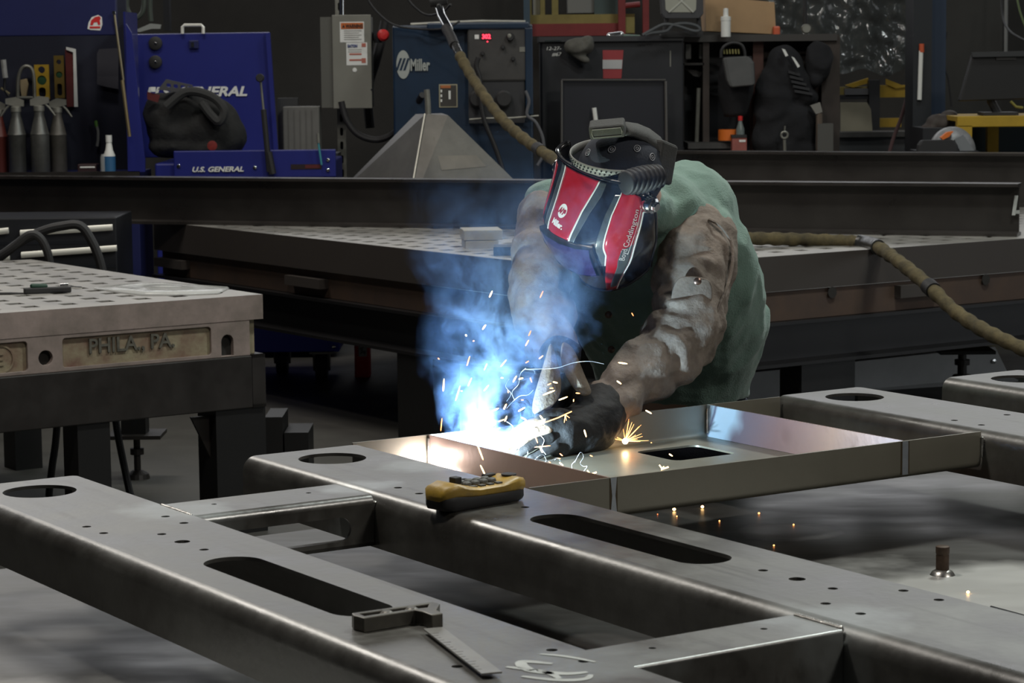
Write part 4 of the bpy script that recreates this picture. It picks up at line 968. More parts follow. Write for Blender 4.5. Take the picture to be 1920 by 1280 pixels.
# ---- back platen and its stand
BU, BV = 5.765, 7.757
bp = thing('platen_table', 'large dark slotted platen table standing behind the welder', 'welding table', UVP @ Vector((7.5, 9.5, 0)))
slotted(UVP, BU, BV, BU + 4.2, BV + 3.85, PT, .15, 6.0, 11.034, .1415, .130, .056, 'slotted_top', [plat_top], bp)
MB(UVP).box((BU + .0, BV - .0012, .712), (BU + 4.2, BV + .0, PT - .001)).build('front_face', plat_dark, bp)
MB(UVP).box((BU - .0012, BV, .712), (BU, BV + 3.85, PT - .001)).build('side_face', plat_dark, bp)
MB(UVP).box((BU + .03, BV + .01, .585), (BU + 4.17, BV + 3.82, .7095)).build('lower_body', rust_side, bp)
for x, y in ((1560, 548), (1848, 524)):
    m = MB(UVP); c = LP(x, y, UVP, 1, BV); m.lathe([(.024, 0), (.024, .003), (0, .003)], (c.x, BV - .0005, c.z), (0, -1, 0), 18); m.build('bolt_hole', hole_in, bp)
a, e = LP(1680, 535, UVP, 1, BV), LP(1750, 552, UVP, 1, BV); MB(UVP).box((a.x, BV - .03, e.z), (e.x, BV + .02, a.z)).build('front_shim', plat_dark, bp)
for x0, x1, yy in ((295, 346, 482), (540, 605, 515)):
    a, e = LP(x0, yy, UVP, 0, BU), LP(x1, yy, UVP, 0, BU); MB(UVP).box((BU - .02, min(a.y, e.y), a.z - .045), (BU + .04, max(a.y, e.y), a.z)).build('side_shim', plat_dark, bp)
def ibeam(M, a, b_, ztop, h, wd, name, mt, par=None):
    a, b_ = Vector(a), Vector(b_); d = (b_ - a).normalized(); s_ = Vector((-d.y, d.x, 0)); tf, tw = .014, .010
    w = wd / 2; z0 = ztop - h
    pr_ = [(-w, z0), (w, z0), (w, z0 + tf), (tw / 2, z0 + tf + .006), (tw / 2, ztop - tf - .006), (w, ztop - tf), (w, ztop), (-w, ztop), (-w, ztop - tf), (-tw / 2, ztop - tf - .006), (-tw / 2, z0 + tf + .006), (-w, z0 + tf)]
    m = MB(M); m.loft([[a + s_ * x + Vector((0, 0, z - a.z)) for x, z in pr_], [b_ + s_ * x + Vector((0, 0, z - b_.z)) for x, z in pr_]])
    return m.build(name, mt, par)
stand_m = mat('stand_black', (.018, .017, .018), .4, .4, .3, 5)
ibeam(UVP, (BU + .06, BV, 0), (BU + .06, BV + 3.85, 0), .583, .19, .16, 'stand_beam', stand_m, bp)
ibeam(UVP, (BU + .14, BV + .06, 0), (BU + 4.2, BV + .06, 0), .583, .19, .16, 'stand_beam', stand_m, bp)
MB(UVP).box((BU + .2, BV - .015, .395), (BU + 3.0, BV - .005, .40)).build('stand_lip', stand_m, bp)
for x0, x1, ax in ((745, 812, 0), (1503, 1603, 1)):
    if ax: a, e = LP(x0, 700, UVP, 1, BV + .02), LP(x1, 700, UVP, 1, BV + .02); MB(UVP).box((a.x, BV + .02, 0), (e.x, BV + .16, .395)).build('leg', steel_black, bp)
    else: a, e = LP(x0, 700, UVP, 0, BU - .01), LP(x1, 700, UVP, 0, BU - .01); MB(UVP).box((BU - .01, min(a.y, e.y), 0), (BU + .13, max(a.y, e.y), .395)).build('leg', steel_black, bp)
for u, v in ((BU + 4.0, BV + .1), (BU + .1, BV + 3.7), (BU + 4.0, BV + 3.7)): MB(UVP).box((u - .07, v - .07, 0), (u + .07, v + .07, .583)).build('leg', steel_black, bp)
jq = P(1804, 690, 11.55); jf = thing('jack_stand', 'dark screw jack under the right part of the table behind the welder', 'jack', Vector((jq.x, jq.y, 0)))
zj = P(1804, 660, 11.55).z; zz = P(1804, 702, 11.55).z
m = MB(); m.box((jq.x - .12, jq.y - .1, zj), (jq.x + .14, jq.y + .1, zj + .016)); m.build('plate', steel_black, jf)
m = MB(); m.lathe([(.022, zz - .02), (.022, zj - .06), (.036, zj - .06), (.036, zj - .035), (.02, zj - .035), (.02, zj), (0, zj)], (jq.x, jq.y, 0), n=14); m.build('screw', steel_dark, jf)
m = MB(); m.lathe([(.05, 0), (.05, zz - .04), (.06, zz - .02), (.04, zz), (0, zz)], (jq.x, jq.y, 0), n=16); m.build('base', steel_dark, jf)
# pale machine base seen under that table
pm = mat('pale_panel', (.80, .80, .79), .55, .1, .25, 3)
m = MB(); Yb = 12.57
q = [P(1395, 700, 12.0), P(1866, 650, 12.57), P(1893, 705, 12.6)]
q = [Vector((q[0].x, q[0].y, 0)), Vector((q[2].x + .06, q[2].y, 0)), q[2], q[1], q[0]]
bk = Vector((-.02, .05, 0))
m.loft([q, [p + bk for p in q]])
o = m.build('sheet_metal_guard', pm); tag(o, 'pale grey sloped sheet metal base on the floor under the back platen', 'machine base')
m = MB(); c = P(1862, 677, Yb - .004); m.lathe([(.014, 0), (.012, .012), (0, .014)], c, (.4, -.9, 0), 10); m.build('bolt', chrome, o)
tag(MB().tube([PZ(x, y, .014) for x, y in ((1340, 752), (1400, 742), (1436, 738), (1446, 724), (1432, 712), (1415, 716), (1405, 735), (1385, 760))], .012, 8, sub=6).build('hose', black_rubber, smooth=True), 'black hose loop on the floor right of the welder', 'hose')

# ---- beams lying on the back platen
B1a, B1b = Vector((-3.05, 13.08, 0)), PZ(1912, 343.5, 1.10); B1b.z = 0
o = ibeam(None, B1a, B1b, 1.10, .24, .13, 'steel_beam', beam_m); tag(o, 'long dark steel beam lying across the platen, nearest behind the welder', 'beam', kind='thing')
q = P(1903, 385, B1b.y - .02); d = (B1b - B1a).normalized(); m = MB()
m.obox(q, d * .008, Vector((0, .001, 0)), Vector((.006, 0, .045))); m.obox(q + Vector((.01, 0, -.03)), d * .012, Vector((0, .001, 0)), Vector((0, 0, .008)))
m.build('chalk_mark', chalk, o)
o = ibeam(None, PZ(1150, 281.5, 1.15) * Vector((1, 1, 0)) if False else Vector((*PZ(1235, 282, 1.15).xy, 0)), Vector((*PZ(2000, 287, 1.15).xy, 0)), 1.15, .288, .15, 'steel_beam', beam_m); tag(o, 'shorter dark steel beam on the platen, behind the long one at the right', 'beam', kind='thing')
# ---- bars and block on the back platen
bar_m = mat('bar_ends', (.42, .39, .32), .5, .4, .3, 12)
for y0, y1, x0, x1, lab in ((431, 450, 853, 938, 'upper of two pale flat bars stacked on the back platen'), (451, 468, 856, 931, 'lower of two pale flat bars stacked on the back platen')):
    a, e = P(x0 + 12, y0, 10.75), P(x1, y1, 10.75); zz0 = e.z
    m = MB(); o_ = (a.x, 10.75, e.z); m.box((a.x, 10.75, e.z), (e.x, 10.95, a.z - .002), R=Matrix.Rotation(math.radians(6), 3, 'Z'))
    tag(m.build('flat_bar', bar_m, bevel=.002), lab, 'steel bar')
a, e = P(925, 463, 10.35), P(966, 487, 10.35); tag(MB().box((a.x, 10.35, PT), (e.x, 10.5, a.z)).build('steel_block', steel_black, bevel=.003), 'small black block on the platen edge below the pale bars', 'steel block')

# ---- boom and sleeved hose
boom = thing('hose_boom', 'steel tube boom with a black rubber clamp above the blue welding machine', 'boom', P(840, 60, 13.2))
bm_ = lambda x, y: P(x, y, 13.0 - (y - 10) * .004)
MB().tube([P(812, -40, 13.1), bm_(818, -5), bm_(828, 30), bm_(842, 55)], .022, 14).build('tube', chrome, boom, smooth=True)
MB().cyl(P(806, 3, 13.0), P(838, -2, 13.0), .03).build('clamp', black_rubber, boom, smooth=True)
MB().tube([bm_(836, 52), bm_(846, 70), bm_(852, 85)], .026, 14).build('collar', black_rubber, boom, smooth=True)
MB().tube([bm_(848, 72), bm_(858, 95), bm_(868, 112)], [.020, .022, .02], 12, sub=4).build('wrapped_tape', mat('shiny_tape', (.03, .03, .03), .2, 0, bump=.4, bscale=60), boom, smooth=True)
sleeve_m = mat('hose_sleeve', (.125, .096, .042), .9, 0, .7, 16, col2=(.035, .028, .014), bump=.5, bscale=30)
pts = [(862, 104, 12.62), (885, 145, 12.45), (915, 190, 12.2), (950, 232, 11.95), (990, 266, 11.7), (1035, 297, 11.4), (1100, 350, 11.0), (1180, 410, 10.75), (1260, 440, 10.65), (1340, 447, 10.62), (1420, 447, 10.66), (1500, 449, 10.72), (1580, 452, 10.72), (1625, 457, 10.66), (1650, 466, 10.45), (1690, 494, 10.15), (1740, 535, 9.9), (1790, 583, 9.7), (1850, 622, 9.5), (1920, 655, 9.3), (2000, 700, 9.1)]
sp_ = [P(*p) for p in pts]; sp_ += [sp_[-1] + Vector((.35, -.5, -.22)), Vector((sp_[-1].x + .75, sp_[-1].y - .9, .04)), Vector((sp_[-1].x + 1.6, sp_[-1].y - 1.0, .04))]; fine = []
for i in range(len(sp_) - 1):
    a, b0, c, d = sp_[max(i - 1, 0)], sp_[i], sp_[i + 1], sp_[min(i + 2, len(sp_) - 1)]
    for k in range(10):
        t = k / 10; fine.append(0.5 * (2 * b0 + (c - a) * t + (2 * a - 5 * b0 + 4 * c - d) * t * t + (3 * b0 - a - 3 * c + d) * t ** 3))
rad = [(.027 + .0028 * math.sin(i * 1.7) + .002 * nz(p, 12)) * (1.0 if i < 70 else 1.05) for i, p in enumerate(fine)]
hz = MB().tube(fine, rad, 14).build('hose', sleeve_m, smooth=True, sharp=0); tag(hz, 'hose in a dirty tan sleeve running from the boom over the platen', 'hose')
i0 = 126; MB().tube([p + Vector((0, 0, .001)) for p in fine[i0:i0 + 14]], [.034] * 14, 14).build('tape_wrap', MATS['shiny_tape'], hz, smooth=True)
i0 = 160; MB().tube(fine[i0:i0 + 3], [.034] * 3, 14).build('black_clip', black_rubber, hz, smooth=True)
i0 = 44; MB().tube(fine[i0:i0 + 3], [.030] * 3, 14).build('black_clip', black_rubber, hz, smooth=True)

# ---- remote control on the second rail
yel = mat('yellow_plastic', (.55, .34, .035), .45, 0, .55, 22, col2=(.26, .17, .05), bump=.1, bscale=90)
btn = mat('button_grey', (.10, .10, .09), .6)
ra, rb_ = uvw(2.150, 3.455, TOP), uvw(2.285, 3.525, TOP)
rem = thing('remote_control', 'yellow and black handheld crane remote lying across the second rail', 'remote control', (ra + rb_) / 2)
ra, rb_ = PZ(818, 958, TOP + .001), PZ(966, 933, TOP + .001)
rd = (rb_ - ra).normalized(); rs_ = Vector((-rd.y, rd.x, 0)); LEN = (rb_ - ra).length
def rsec(t, w, z0, z1, k=.3):
    c = ra + rd * (LEN * t)
    return [c + rs_ * (w * x) + Vector((0, 0, z0 + (z1 - z0) * z)) for x, z in ((-1, .25), (-.85, 0), (.85, 0), (1, .25), (1, .75), (.8, 1), (-.8, 1), (-1, .75))]
m = MB(); m.loft([rsec(t, w, a_, b_) for t, w, a_, b_ in ((-.03, .018, .006, .024), (0, .027, .002, .028), (.12, .031, 0, .030), (.3, .029, 0.0, .024), (.7, .028, 0.0, .022), (.92, .029, 0, .024), (1.0, .022, .002, .022))]); m.build('lower_shell', black_rubber, rem, smooth=True, sharp=50)
m = MB(); m.loft([rsec(t, w, a_, b_) for t, w, a_, b_ in ((-.035, .019, .018, .028), (0, .028, .020, .040), (.14, .032, .022, .046), (.28, .030, .020, .038), (.42, .029, .018, .034), (.72, .029, .018, .034), (.9, .031, .018, .042), (1.0, .026, .018, .038), (1.03, .016, .02, .032))]); m.build('upper_shell', yel, rem, smooth=True, sharp=50)
for i in range(4):
    for j in (-1, 0, 1):
        c = ra + rd * (LEN * (.38 + .105 * i)) + rs_ * (j * .0175) + Vector((0, 0, .036))
        if j == -1: MB().obox(c - Vector((0, 0, .001)), rd * .0055, rs_ * .005, Vector((0, 0, .0016))).build('key_label', btn, rem)
        else: MB().capsule(c - rd * .003, .0062, c + rd * .003, .0062, 10).build('button', btn, rem, smooth=True)
c = ra + rd * (LEN * .30) + rs_ * .012 + Vector((0, 0, .044)); MB().obox(c, rd * .008, rs_ * .008, Vector((0, 0, .006))).build('switch', black_rubber, rem, bevel=.002)
c = ra + rd * (LEN * .92) + Vector((0, 0, .0415)); m = MB(); m.lathe([(.013, 0), (.013, .002), (.009, .003), (0, .003)], c, n=18); m.build('stop_knob', black_rubber, rem, smooth=True)
c = ra + rd * (LEN * .80) + rs_ * .028 + Vector((0, 0, .036)); MB().obox(c, rd * .012, rs_ * .006, Vector((0, 0, .007))).build('antenna_block', black_rubber, rem, bevel=.002)

# ---- combination square on the near rail
sq = thing('combination_square', 'steel combination square lying on the nearest rail', 'square', PZ(760, 1175, TOP))
s0, s1 = PZ(682, 1186, TOP), PZ(838, 1163, TOP); hd = (s1 - s0).normalized(); hsd = Vector((-hd.y, hd.x, 0)); HL = (s1 - s0).length
sqm = mat('square_casting', (.16, .15, .13), .42, .7, .4, 30)
outl = [(0, 0), (HL * .62, .004), (HL * .66, -.010), (HL * .66, -.034), (HL * .80, -.034), (HL * .82, -.012), (HL, .018), (HL * .98, .034), (0, .034), (-.004, .02)]
inn = [(HL * .06, .010), (HL * .50, .012), (HL * .60, .010), (HL * .80, .008), (HL * .90, .026), (HL * .06, .027)]
m = MB(); m.plate(outl, [inn], s0 + Vector((0, 0, .020)), hd, hsd, (0, 0, 1), .0195); m.build('head', sqm, sq, bevel=.0015)
m = MB(); m.plate([(x, y) for x, y in inn], [], s0 + Vector((0, 0, .008)), hd, hsd, (0, 0, 1), .004); m.build('head_web', black_rubber, sq)
for t in (.36, .66):
    c = s0 + hd * (HL * t) + hsd * .019 + Vector((0, 0, .008)); m = MB(); m.lathe([(.009, 0), (.010, .004), (.010, .009), (.006, .012), (0, .012)], c, n=10); m.build('lock_nut', sqm, sq, smooth=True)
b0, b1 = PZ(812, 1178, TOP + .006), PZ(922, 1262, TOP + .006); bd = (b1 - b0).normalized(); bs = Vector((-bd.y, bd.x, 0))
MB().obox((b0 + b1) / 2, bd * ((b1 - b0).length / 2), bs * .013, Vector((0, 0, .0011))).build('blade', mat('satin_steel', (.36, .35, .33), .42, .8, .2, 20), sq)
m = MB(); 
for k in range(16):
    p = b0 + bd * ((b1 - b0).length * (.12 + .85 * k / 16)) + Vector((0, 0, .0012)); l = .006 if k % 4 == 0 else .0035
    m.obox(p - bs * (.013 - l), bd * .0003, bs * l, Vector((0, 0, .0001)))
m.build('scale_marks', black_rubber, sq)
# ================================================================== the background
blue = mat('blue_enamel', (0.018, 0.024, 0.19), 0.38, 0, .15, 3, coat=.3)
blue_dk = mat('dark_blue_enamel', (0.012, 0.016, 0.085), 0.45, 0, .2, 3)
black_in = mat('dark_interior', (0.008, 0.009, 0.014), 0.9)
bw = mat('painted_white', (.75, .75, .72), .5)
steel_can = mat('can_steel', (.16, .16, .15), .4, .6, .4, 20)
grey_box = mat('grey_enamel', (.21, .205, .175), .55, 0, .15, 5)
teal_blue = mat('machine_blue', (.007, .025, .058), .45, 0, .3, 6, coat=.2)
mach_grey = mat('machine_grey', (.055, .052, .050), .6, 0, .35, 9)
mach_black = mat('machine_black', (.016, .017, .022), .5, 0, .4, 6)
yellow_m = mat('rack_yellow', (.48, .30, .02), .55, 0, .25, 8)
pale_yellow = mat('faded_yellow', (.30, .24, .07), .6, 0, .3, 8)
red_m = mat('rack_red', (.26, .03, .03), .55, 0, .25, 8)
dk_red = mat('dark_red', (.10, .012, .012), .6)
card = mat('cardboard', (.42, .27, .145), .85, 0, .15, 6)
brown_p = mat('brown_panel', (.050, .037, .031), .7, 0, .35, 4)
grey_p = mat('grey_panel', (.050, .048, .044), .8, 0, .2, 3)
dk_cloth = mat('dark_cloth', (.014, .014, .017), .95, 0, .4, 14, bump=.3, bscale=40)
grey_cloth = mat('grey_cloth', (.12, .115, .10), .95, 0, .35, 14, bump=.3, bscale=50)
orange_m = mat('orange_plastic', (.70, .16, .02), .5)
red_pl = mat('red_plastic', (.60, .03, .03), .4)
galv = mat('galvanised', (.30, .295, .26), .45, .6, .25, 20)
foil = mat('sheet_metal', (.13, .122, .11), .45, .6, .4, 5, col2=(.08, .075, .068))
glassy = mat('clear_plastic', (.6, .62, .62), .15, alpha=.35, spec=.8)
blk = black_rubber
def rect(m, x0, y0, x1, y1, Y, d, zmin=None):
    a, b_ = P(x0, y0, Y), P(x1, y1, Y)
    m.box((a.x, Y, b_.z if zmin is None else zmin), (b_.x, Y + d, a.z)); return m
def RB(name, x0, y0, x1, y1, Y, d, mt, par=None, bevel=0, zmin=None): return rect(MB(), x0, y0, x1, y1, Y, d, zmin).build(name, mt, par, bevel=bevel)
def poly(name, pts, Y, d, mt, par=None, bevel=0):
    q = [P(x, y, Y) for x, y in pts]
    return MB().prism([(p.x, p.z) for p in q], (0, Y, 0), (1, 0, 0), (0, 0, 1), (0, -1, 0), d).build(name, mt, par, bevel=bevel)
def pxs(Y): return Y / FPX
def rod(name, pts, Y, r, mt, par=None, n=8, sub=0): return MB().tube([P(*p, Y) if len(p) == 2 else P(*p) for p in pts], r, n, sub=sub).build(name, mt, par, smooth=True)
def disc(name, x, y, Y, r, mt, par, th=.01, prof=None):
    m = MB(); m.lathe(prof or [(r, 0), (r, th), (r * .8, th * 1.2), (0, th * 1.2)], P(x, y, Y), (0, -1, 0), 20); return m.build(name, mt, par, smooth=True)
def words(name, s, x0, y0, x1, h, Y, mt, par, bold=0.0, shear=0.0, rot=0.0, depth=.004):
    """lettering that fills x0..x1 of the photograph, capitals h pixels tall, standing on y0"""
    size = h * pxs(Y) / .70; a = P(x0, y0, Y)
    m = MB(); m.text(s, size, (0, 0, 0), (1, 0, 0), (0, 1, 0), (0, 0, 1), depth=depth, bold=bold * size, shear=shear)
    w = max(v.co.x for v in m.bm.verts) - min(v.co.x for v in m.bm.verts); x_ = min(v.co.x for v in m.bm.verts); k = (x1 - x0) * pxs(Y) / w
    c, sn = math.cos(math.radians(rot)), math.sin(math.radians(rot))
    for v in m.bm.verts:
        X, Z, D = (v.co.x - x_) * k, v.co.y, v.co.z
        v.co = Vector((a.x + c * X - sn * Z, Y - D, a.z + sn * X + c * Z))
    return m.build(name, mt, par, norm=False)
def T(name, lab, cat, x, y, Y, group=None): return thing(name, lab, cat, P(x, y, Y), group)

# ---- black tool chest with bright drawer pulls
Y = 12.0
t = T('tool_chest', 'black tool chest with bright drawer pulls behind the left platen', 'tool chest', 100, 520, Y)
a, e = P(-260, 412, Y), P(222, 560, Y); MB().box((a.x, Y, 0.05), (e.x, Y + .5, a.z)).build('body', mach_black, t, bevel=.006)
pull = mat('bright_pull', (.88, .86, .78), .35, .2)
for x0, x1, y0, y1 in ((-60, 16, 441, 432), (38, 211, 437, 426), (40, 219, 478, 465), (-60, 18, 490, 482)):
    p0, p1 = P(x0, (y0), Y - .02), P(x1, y1, Y - .02); m = MB(); r = .0155
    m.loft([[p + Vector((0, -.01 * math.cos(q), r * math.sin(q))) for q in [2 * PI * k / 10 for k in range(10)]] for p in (p0, p1)]); m.build('drawer_pull', pull, t, smooth=True)
for y in (455, 500): RB('drawer_gap', -200, y, 218, y + 2, Y - .002, .004, black_in, t)

# ---- blue hutch with its lid up
Y = 13.9
t = T('tool_hutch', 'dark blue steel hutch with its lid raised, full of bottles and hand tools', 'tool cabinet', 110, 330, Y)
RB('lid', -160, -60, 219, 66, Y - .12, .05, blue_dk, t, .006)
RB('back_panel', -160, -20, 245, 330, Y + .42, .03, mat('hutch_back', (.012, .014, .030), .8), t)
RB('side_panel', 231, 22, 243, 330, Y - .02, .45, blue, t)
a = P(-160, 327, Y); e = P(262, 327, Y); MB().box((a.x, Y - .05, 0.03), (e.x, Y + .45, a.z)).build('cabinet', blue_dk, t, bevel=.004)
RB('shelf_edge', -160, 325, 262, 331, Y - .06, .02, steel_dark, t)
poly('side_gusset', [(236, 44), (247, 62), (272, 300), (272, 322), (240, 322)], Y - .06, .02, blue, t)
rod('gas_strut', [(214, 26), (231, 150)], Y - .14, .007, mat('strut_steel', (.35, .30, .2), .3, .8), t); rod('gas_strut', [(229, 150), (243, 256)], Y - .14, .010, mat('strut_brass', (.32, .25, .14), .35, .7), t)
disc('strut_ball', 214, 24, Y - .15, .011, chrome, t)
poly('dog_sticker', [(164, 54), (166, 42), (172, 32), (184, 28), (191, 32), (192, 46), (188, 57), (170, 56)], Y - .1225, .002, bw, t)
poly('dog_figure', [(169, 47), (171, 38), (178, 32), (186, 30), (189, 34), (187, 38), (188, 46), (184, 47), (182, 41), (176, 42), (174, 47)], Y - .1245, .002, red_pl, t)
RB('sticker_band', 168, 49.5, 188, 53, Y - .1245, .002, red_pl, t)
# contents
def spray(x, y0, y1, w, flip, body, lab):
    Yb = Y + .02 + .12 * random.random(); s_ = pxs(Yb); b = P(x, y1, Yb); h = (y1 - y0) * s_; r = w / 2 * s_
    b.z = P(0, 327, Y).z + .001
    t = thing('spray_bottle', lab, 'spray bottle', b, )
    m = MB(); m.lathe([(r * .95, 0), (r, .005), (r, h * .50), (r * 1.03, h * .505), (r * .97, h * .52), (r * .62, h * .70), (r * .52, h * .74), (r * .52, h * .80), (0, h * .80)], b, n=20); m.build('body', body, t, smooth=True)
    c = b + Vector((0, 0, h * .80)); m = MB(); m.lathe([(r * .58, 0), (r * .58, h * .06), (r * .4, h * .07), (0, h * .07)], c, n=14); m.build('collar', galv, t, smooth=True)
    k = -1 if flip else 1; c = c + Vector((0, 0, h * .07))
    m = MB(); m.loft([[c + Vector((k * x_ * r, y_, z_)) for y_, z_ in ((-.010, z0), (.010, z0), (.008, z1), (-.008, z1))] for x_, z0, z1 in ((-.9, 0, h * .075), (0, -.002, h * .12), (1.1, h * .03, h * .10))]); m.build('spray_head', galv, t, smooth=True, sharp=50)
    m = MB(); m.tube([c + Vector((k * r * .6, 0, h * .03)), c + Vector((k * r * 1.1, 0, -h * .03)), c + Vector((k * r * 1.7, 0, -h * .13))], [.007, .007, .005], 8); m.build('trigger', galv, t, smooth=True)
spray(2, 190, 326, 28, True, mat('red_can', (.10, .02, .015), .5), 'dull red spray bottle at the edge of the photo, in the hutch')
spray(34, 182, 326, 34, True, steel_can, 'steel trigger spray bottle with head turned left, in the blue hutch')
spray(77, 180, 326, 35, False, steel_can, 'steel trigger spray bottle with head turned right, in front of the yellow level')
spray(111, 186, 326, 32, False, mat('dull_can', (.13, .12, .105), .5, .4, .4, 20), 'darker trigger spray bottle, rightmost of the bottles in the blue hutch')
Yi = Y + .36
def level(x0, y0, x1, y1, mt, lab):
    t = T('spirit_level', lab, 'level', (x0 + x1) / 2, y1, Yi); s_ = pxs(Yi); a, e = P(x0, y1, Yi), P(x1, y0, Yi); w, h = e.x - a.x, e.z - a.z
    MB().plate([(0, 0), (w, 0), (w, h), (0, h)], [circ(w / 2, h * .55, w * .33, 16), circ(w / 2, h * .85, w * .24, 14), rrect(w * .25, h * .06, w * .75, h * .34, w * .2, 4)], (a.x, Yi, a.z), (1, 0, 0), (0, 0, 1), (0, -1, 0), .02).build('body', mt, t)
    m = MB(); m.lathe([(w * .32, 0), (w * .32, .006), (w * .2, .008), (0, .008)], Vector((a.x + w / 2, Yi + .012, a.z + h * .55)), (0, -1, 0), 14); m.build('vial', mat('vial_green', (.03, .08, .04), .2), t, smooth=True)
level(66, 121, 91, 186, yellow_m, 'yellow spirit level standing behind the spray bottles')
level(103, 104, 119, 184, mat('dull_level', (.14, .09, .01), .6), 'dull dark yellow spirit level hanging right of the bright one')
t = T('shackle', 'steel u shaped shackle hanging behind the spray bottles', 'shackle', 48, 180, Yi); rod('bow', [(33, 184), (34, 150), (40, 130), (50, 124), (60, 130), (64, 150), (65, 184)], Yi, .011, galv, t, 10, 5); rod('pin', [(30, 183), (68, 183)], Yi, .009, galv, t)
o = poly('work_glove', [(36, 150), (50, 147), (53, 158), (49, 182), (40, 182), (38, 170)], Yi + .02, .02, mat('tan_cloth', (.34, .27, .16), .9), None, .005); tag(o, 'tan rag end seen through the shackle', 'rag'); o.name = 'rag'
o = rod('marker', [(6, 112), (9, 140), (10, 146)], Yi - .1, .016, bw); tag(o, 'white tube shaped marker at the far left of the hutch', 'marker')
t = T('pliers', 'small pliers with yellow grips hanging by the hutch edge', 'pliers', 10, 150, Yi); rod('handle', [(9, 146), (8, 168), (16, 180)], Yi - .1, .008, blk, t); rod('handle', [(2, 165), (18, 176)], Yi - .1, .007, mat('dull_brass', (.3, .24, .12), .5), t)
t = T('binder', 'dark red binder with a white edge standing in the hutch', 'binder', 135, 200, Yi); RB('cover', 122, 92, 140, 200, Yi, .05, dk_red, t); poly('pages', [(124, 88), (142, 92), (146, 200), (139, 200), (137, 98), (124, 93)], Yi - .01, .008, bw, t)
o = poly('cloth', [(182, 100), (186, 92), (222, 90), (222, 167), (200, 163), (182, 158)], Yi, .012, mat('slate_cloth', (.06, .06, .075), .9), None); tag(o, 'grey cloth hanging at the right inside the hutch', 'cloth')
t = T('glue_bottle', 'small bottle with white cap and blue label at the hutch front edge', 'bottle', 206, 326, Y); b = P(206, 326, Y - .02); b.z = P(0, 327, Y).z + .001; s_ = pxs(Y)
m = MB(); m.lathe([(11 * s_, 0), (11 * s_, 34 * s_), (7 * s_, 44 * s_), (5 * s_, 58 * s_), (0, 58 * s_)], b, n=16); m.build('body', bw, t, smooth=True)
m = MB(); m.lathe([(6 * s_, 0), (6 * s_, 13 * s_), (0, 13 * s_)], b + Vector((0, 0, 58 * s_)), n=14); m.build('cap', bw, t, smooth=True)
m = MB(); m.lathe([(11.4 * s_, 4 * s_), (11.4 * s_, 32 * s_), (11.0 * s_, 32 * s_)], b, n=16); m.build('label', mat('sky_label', (.03, .12, .26), .5), t, smooth=True)
t = T('vial_bottle', 'small clear bottle left of the bottle with the blue label', 'bottle', 196, 326, Y); b = P(195, 326, Y - .03); b.z = P(0, 327, Y).z + .001; m = MB(); m.lathe([(6 * s_, 0), (6 * s_, 30 * s_), (4 * s_, 36 * s_), (0, 36 * s_)], b, n=12); m.build('body', glassy, t, smooth=True)
o = rod('marker', [(180, 228), (181, 234), (184, 246), (184, 262), (182, 274)], Yi - .02, .009, mat('grey_tube', (.25, .26, .25), .5)); tag(o, 'thin grey tube with green tip hanging on the hutch back panel', 'tube')
m = MB(); m.capsule(P(180, 229, Yi - .02), .010, P(181, 236, Yi - .02), .010); m.build('tip', mat('lime', (.12, .3, .05), .5), o, smooth=True)
t = T('flat_case', 'flat dark case with a white printed line lying in the hutch', 'case', 165, 324, Y); RB('body', 145, 308, 181, 325, Y, .12, mat('maroon', (.03, .012, .014), .5), t, .004); RB('printed_line', 150, 312, 178, 314.5, Y - .002, .003, bw, t)

# ---- blue roll cart with open lid
Y = 13.85
t = T('tool_cart', 'bright blue rolling tool cart with its lid standing open, white lettering inside', 'tool cart', 430, 330, Y)
YL = 14.7
poly('lid', [(240, 64), (505, 60), (521, 290), (268, 296)], YL, .04, blue, t, .005)
poly('lid_edge', [(498, 62), (506, 61), (522, 292), (514, 292)], YL - .04, .04, blue, t)
q = [P(x, y, YL) for x, y in ((250, 296), (632, 296))]
a, e = P(290, 286, 13.9), P(630, 660, 13.9); MB().box((a.x, 13.89, .05), (e.x, 14.72, P(0, 300, 14.6).z)).build('cabinet', blue, t, bevel=.01)
RB('front_tray', 325, 283, 630, 332, Y, .035, blue, t, .006)
rod('lid_handle', [(342, 63), (342, 51), (346, 47), (377, 47), (381, 51), (381, 63)], YL - .02, .010, pull, t, 8)
RB('latch', 354, 76, 372, 91, YL - .02, .02, blue_dk, t, .003); RB('latch_plate', 358, 79, 364, 88, YL - .025, .006, chrome, t)
disc('magnet_dish', 292, 81, YL - .001, .040, blk, t, .02); disc('magnet_dish', 292, 116, YL - .001, .039, blk, t, .02)
disc('magnet_screw', 292, 81, YL - .028, .006, chrome, t, .004); disc('magnet_screw', 292, 116, YL - .028, .006, chrome, t, .004)
words('maker_lettering', 'U.S. GENERAL', 277, 181, 463, 17, YL - .001, bw, t, .035, .25, 0, .006)
words('tray_lettering', 'U.S. GENERAL', 361, 322, 457, 9, Y - .001, bw, t, .03, .25, 0, .006)
for x, y in ((335, 311), (478, 314), (615, 300), (615, 319)): disc('rivet', x, y, Y, .010, chrome, t, .006)
RB('warning_label', 545, 308, 603, 317, Y - .002, .003, mat('black_label', (.02, .01, .012), .5), t); RB('red_print', 572, 309, 600, 315, Y - .003, .002, dk_red, t)
rod('lid_strut', [(488, 146), (494, 205)], 14.2, .007, galv, t); rod('lid_strut', [(494, 205), (505, 322)], 13.82, .016, blk, t); disc('strut_ball', 488, 146, 14.18, .024, blk, t, .03)
rod('strut_end', [(503, 285), (511, 326)], Y - .03, .022, blk, t)
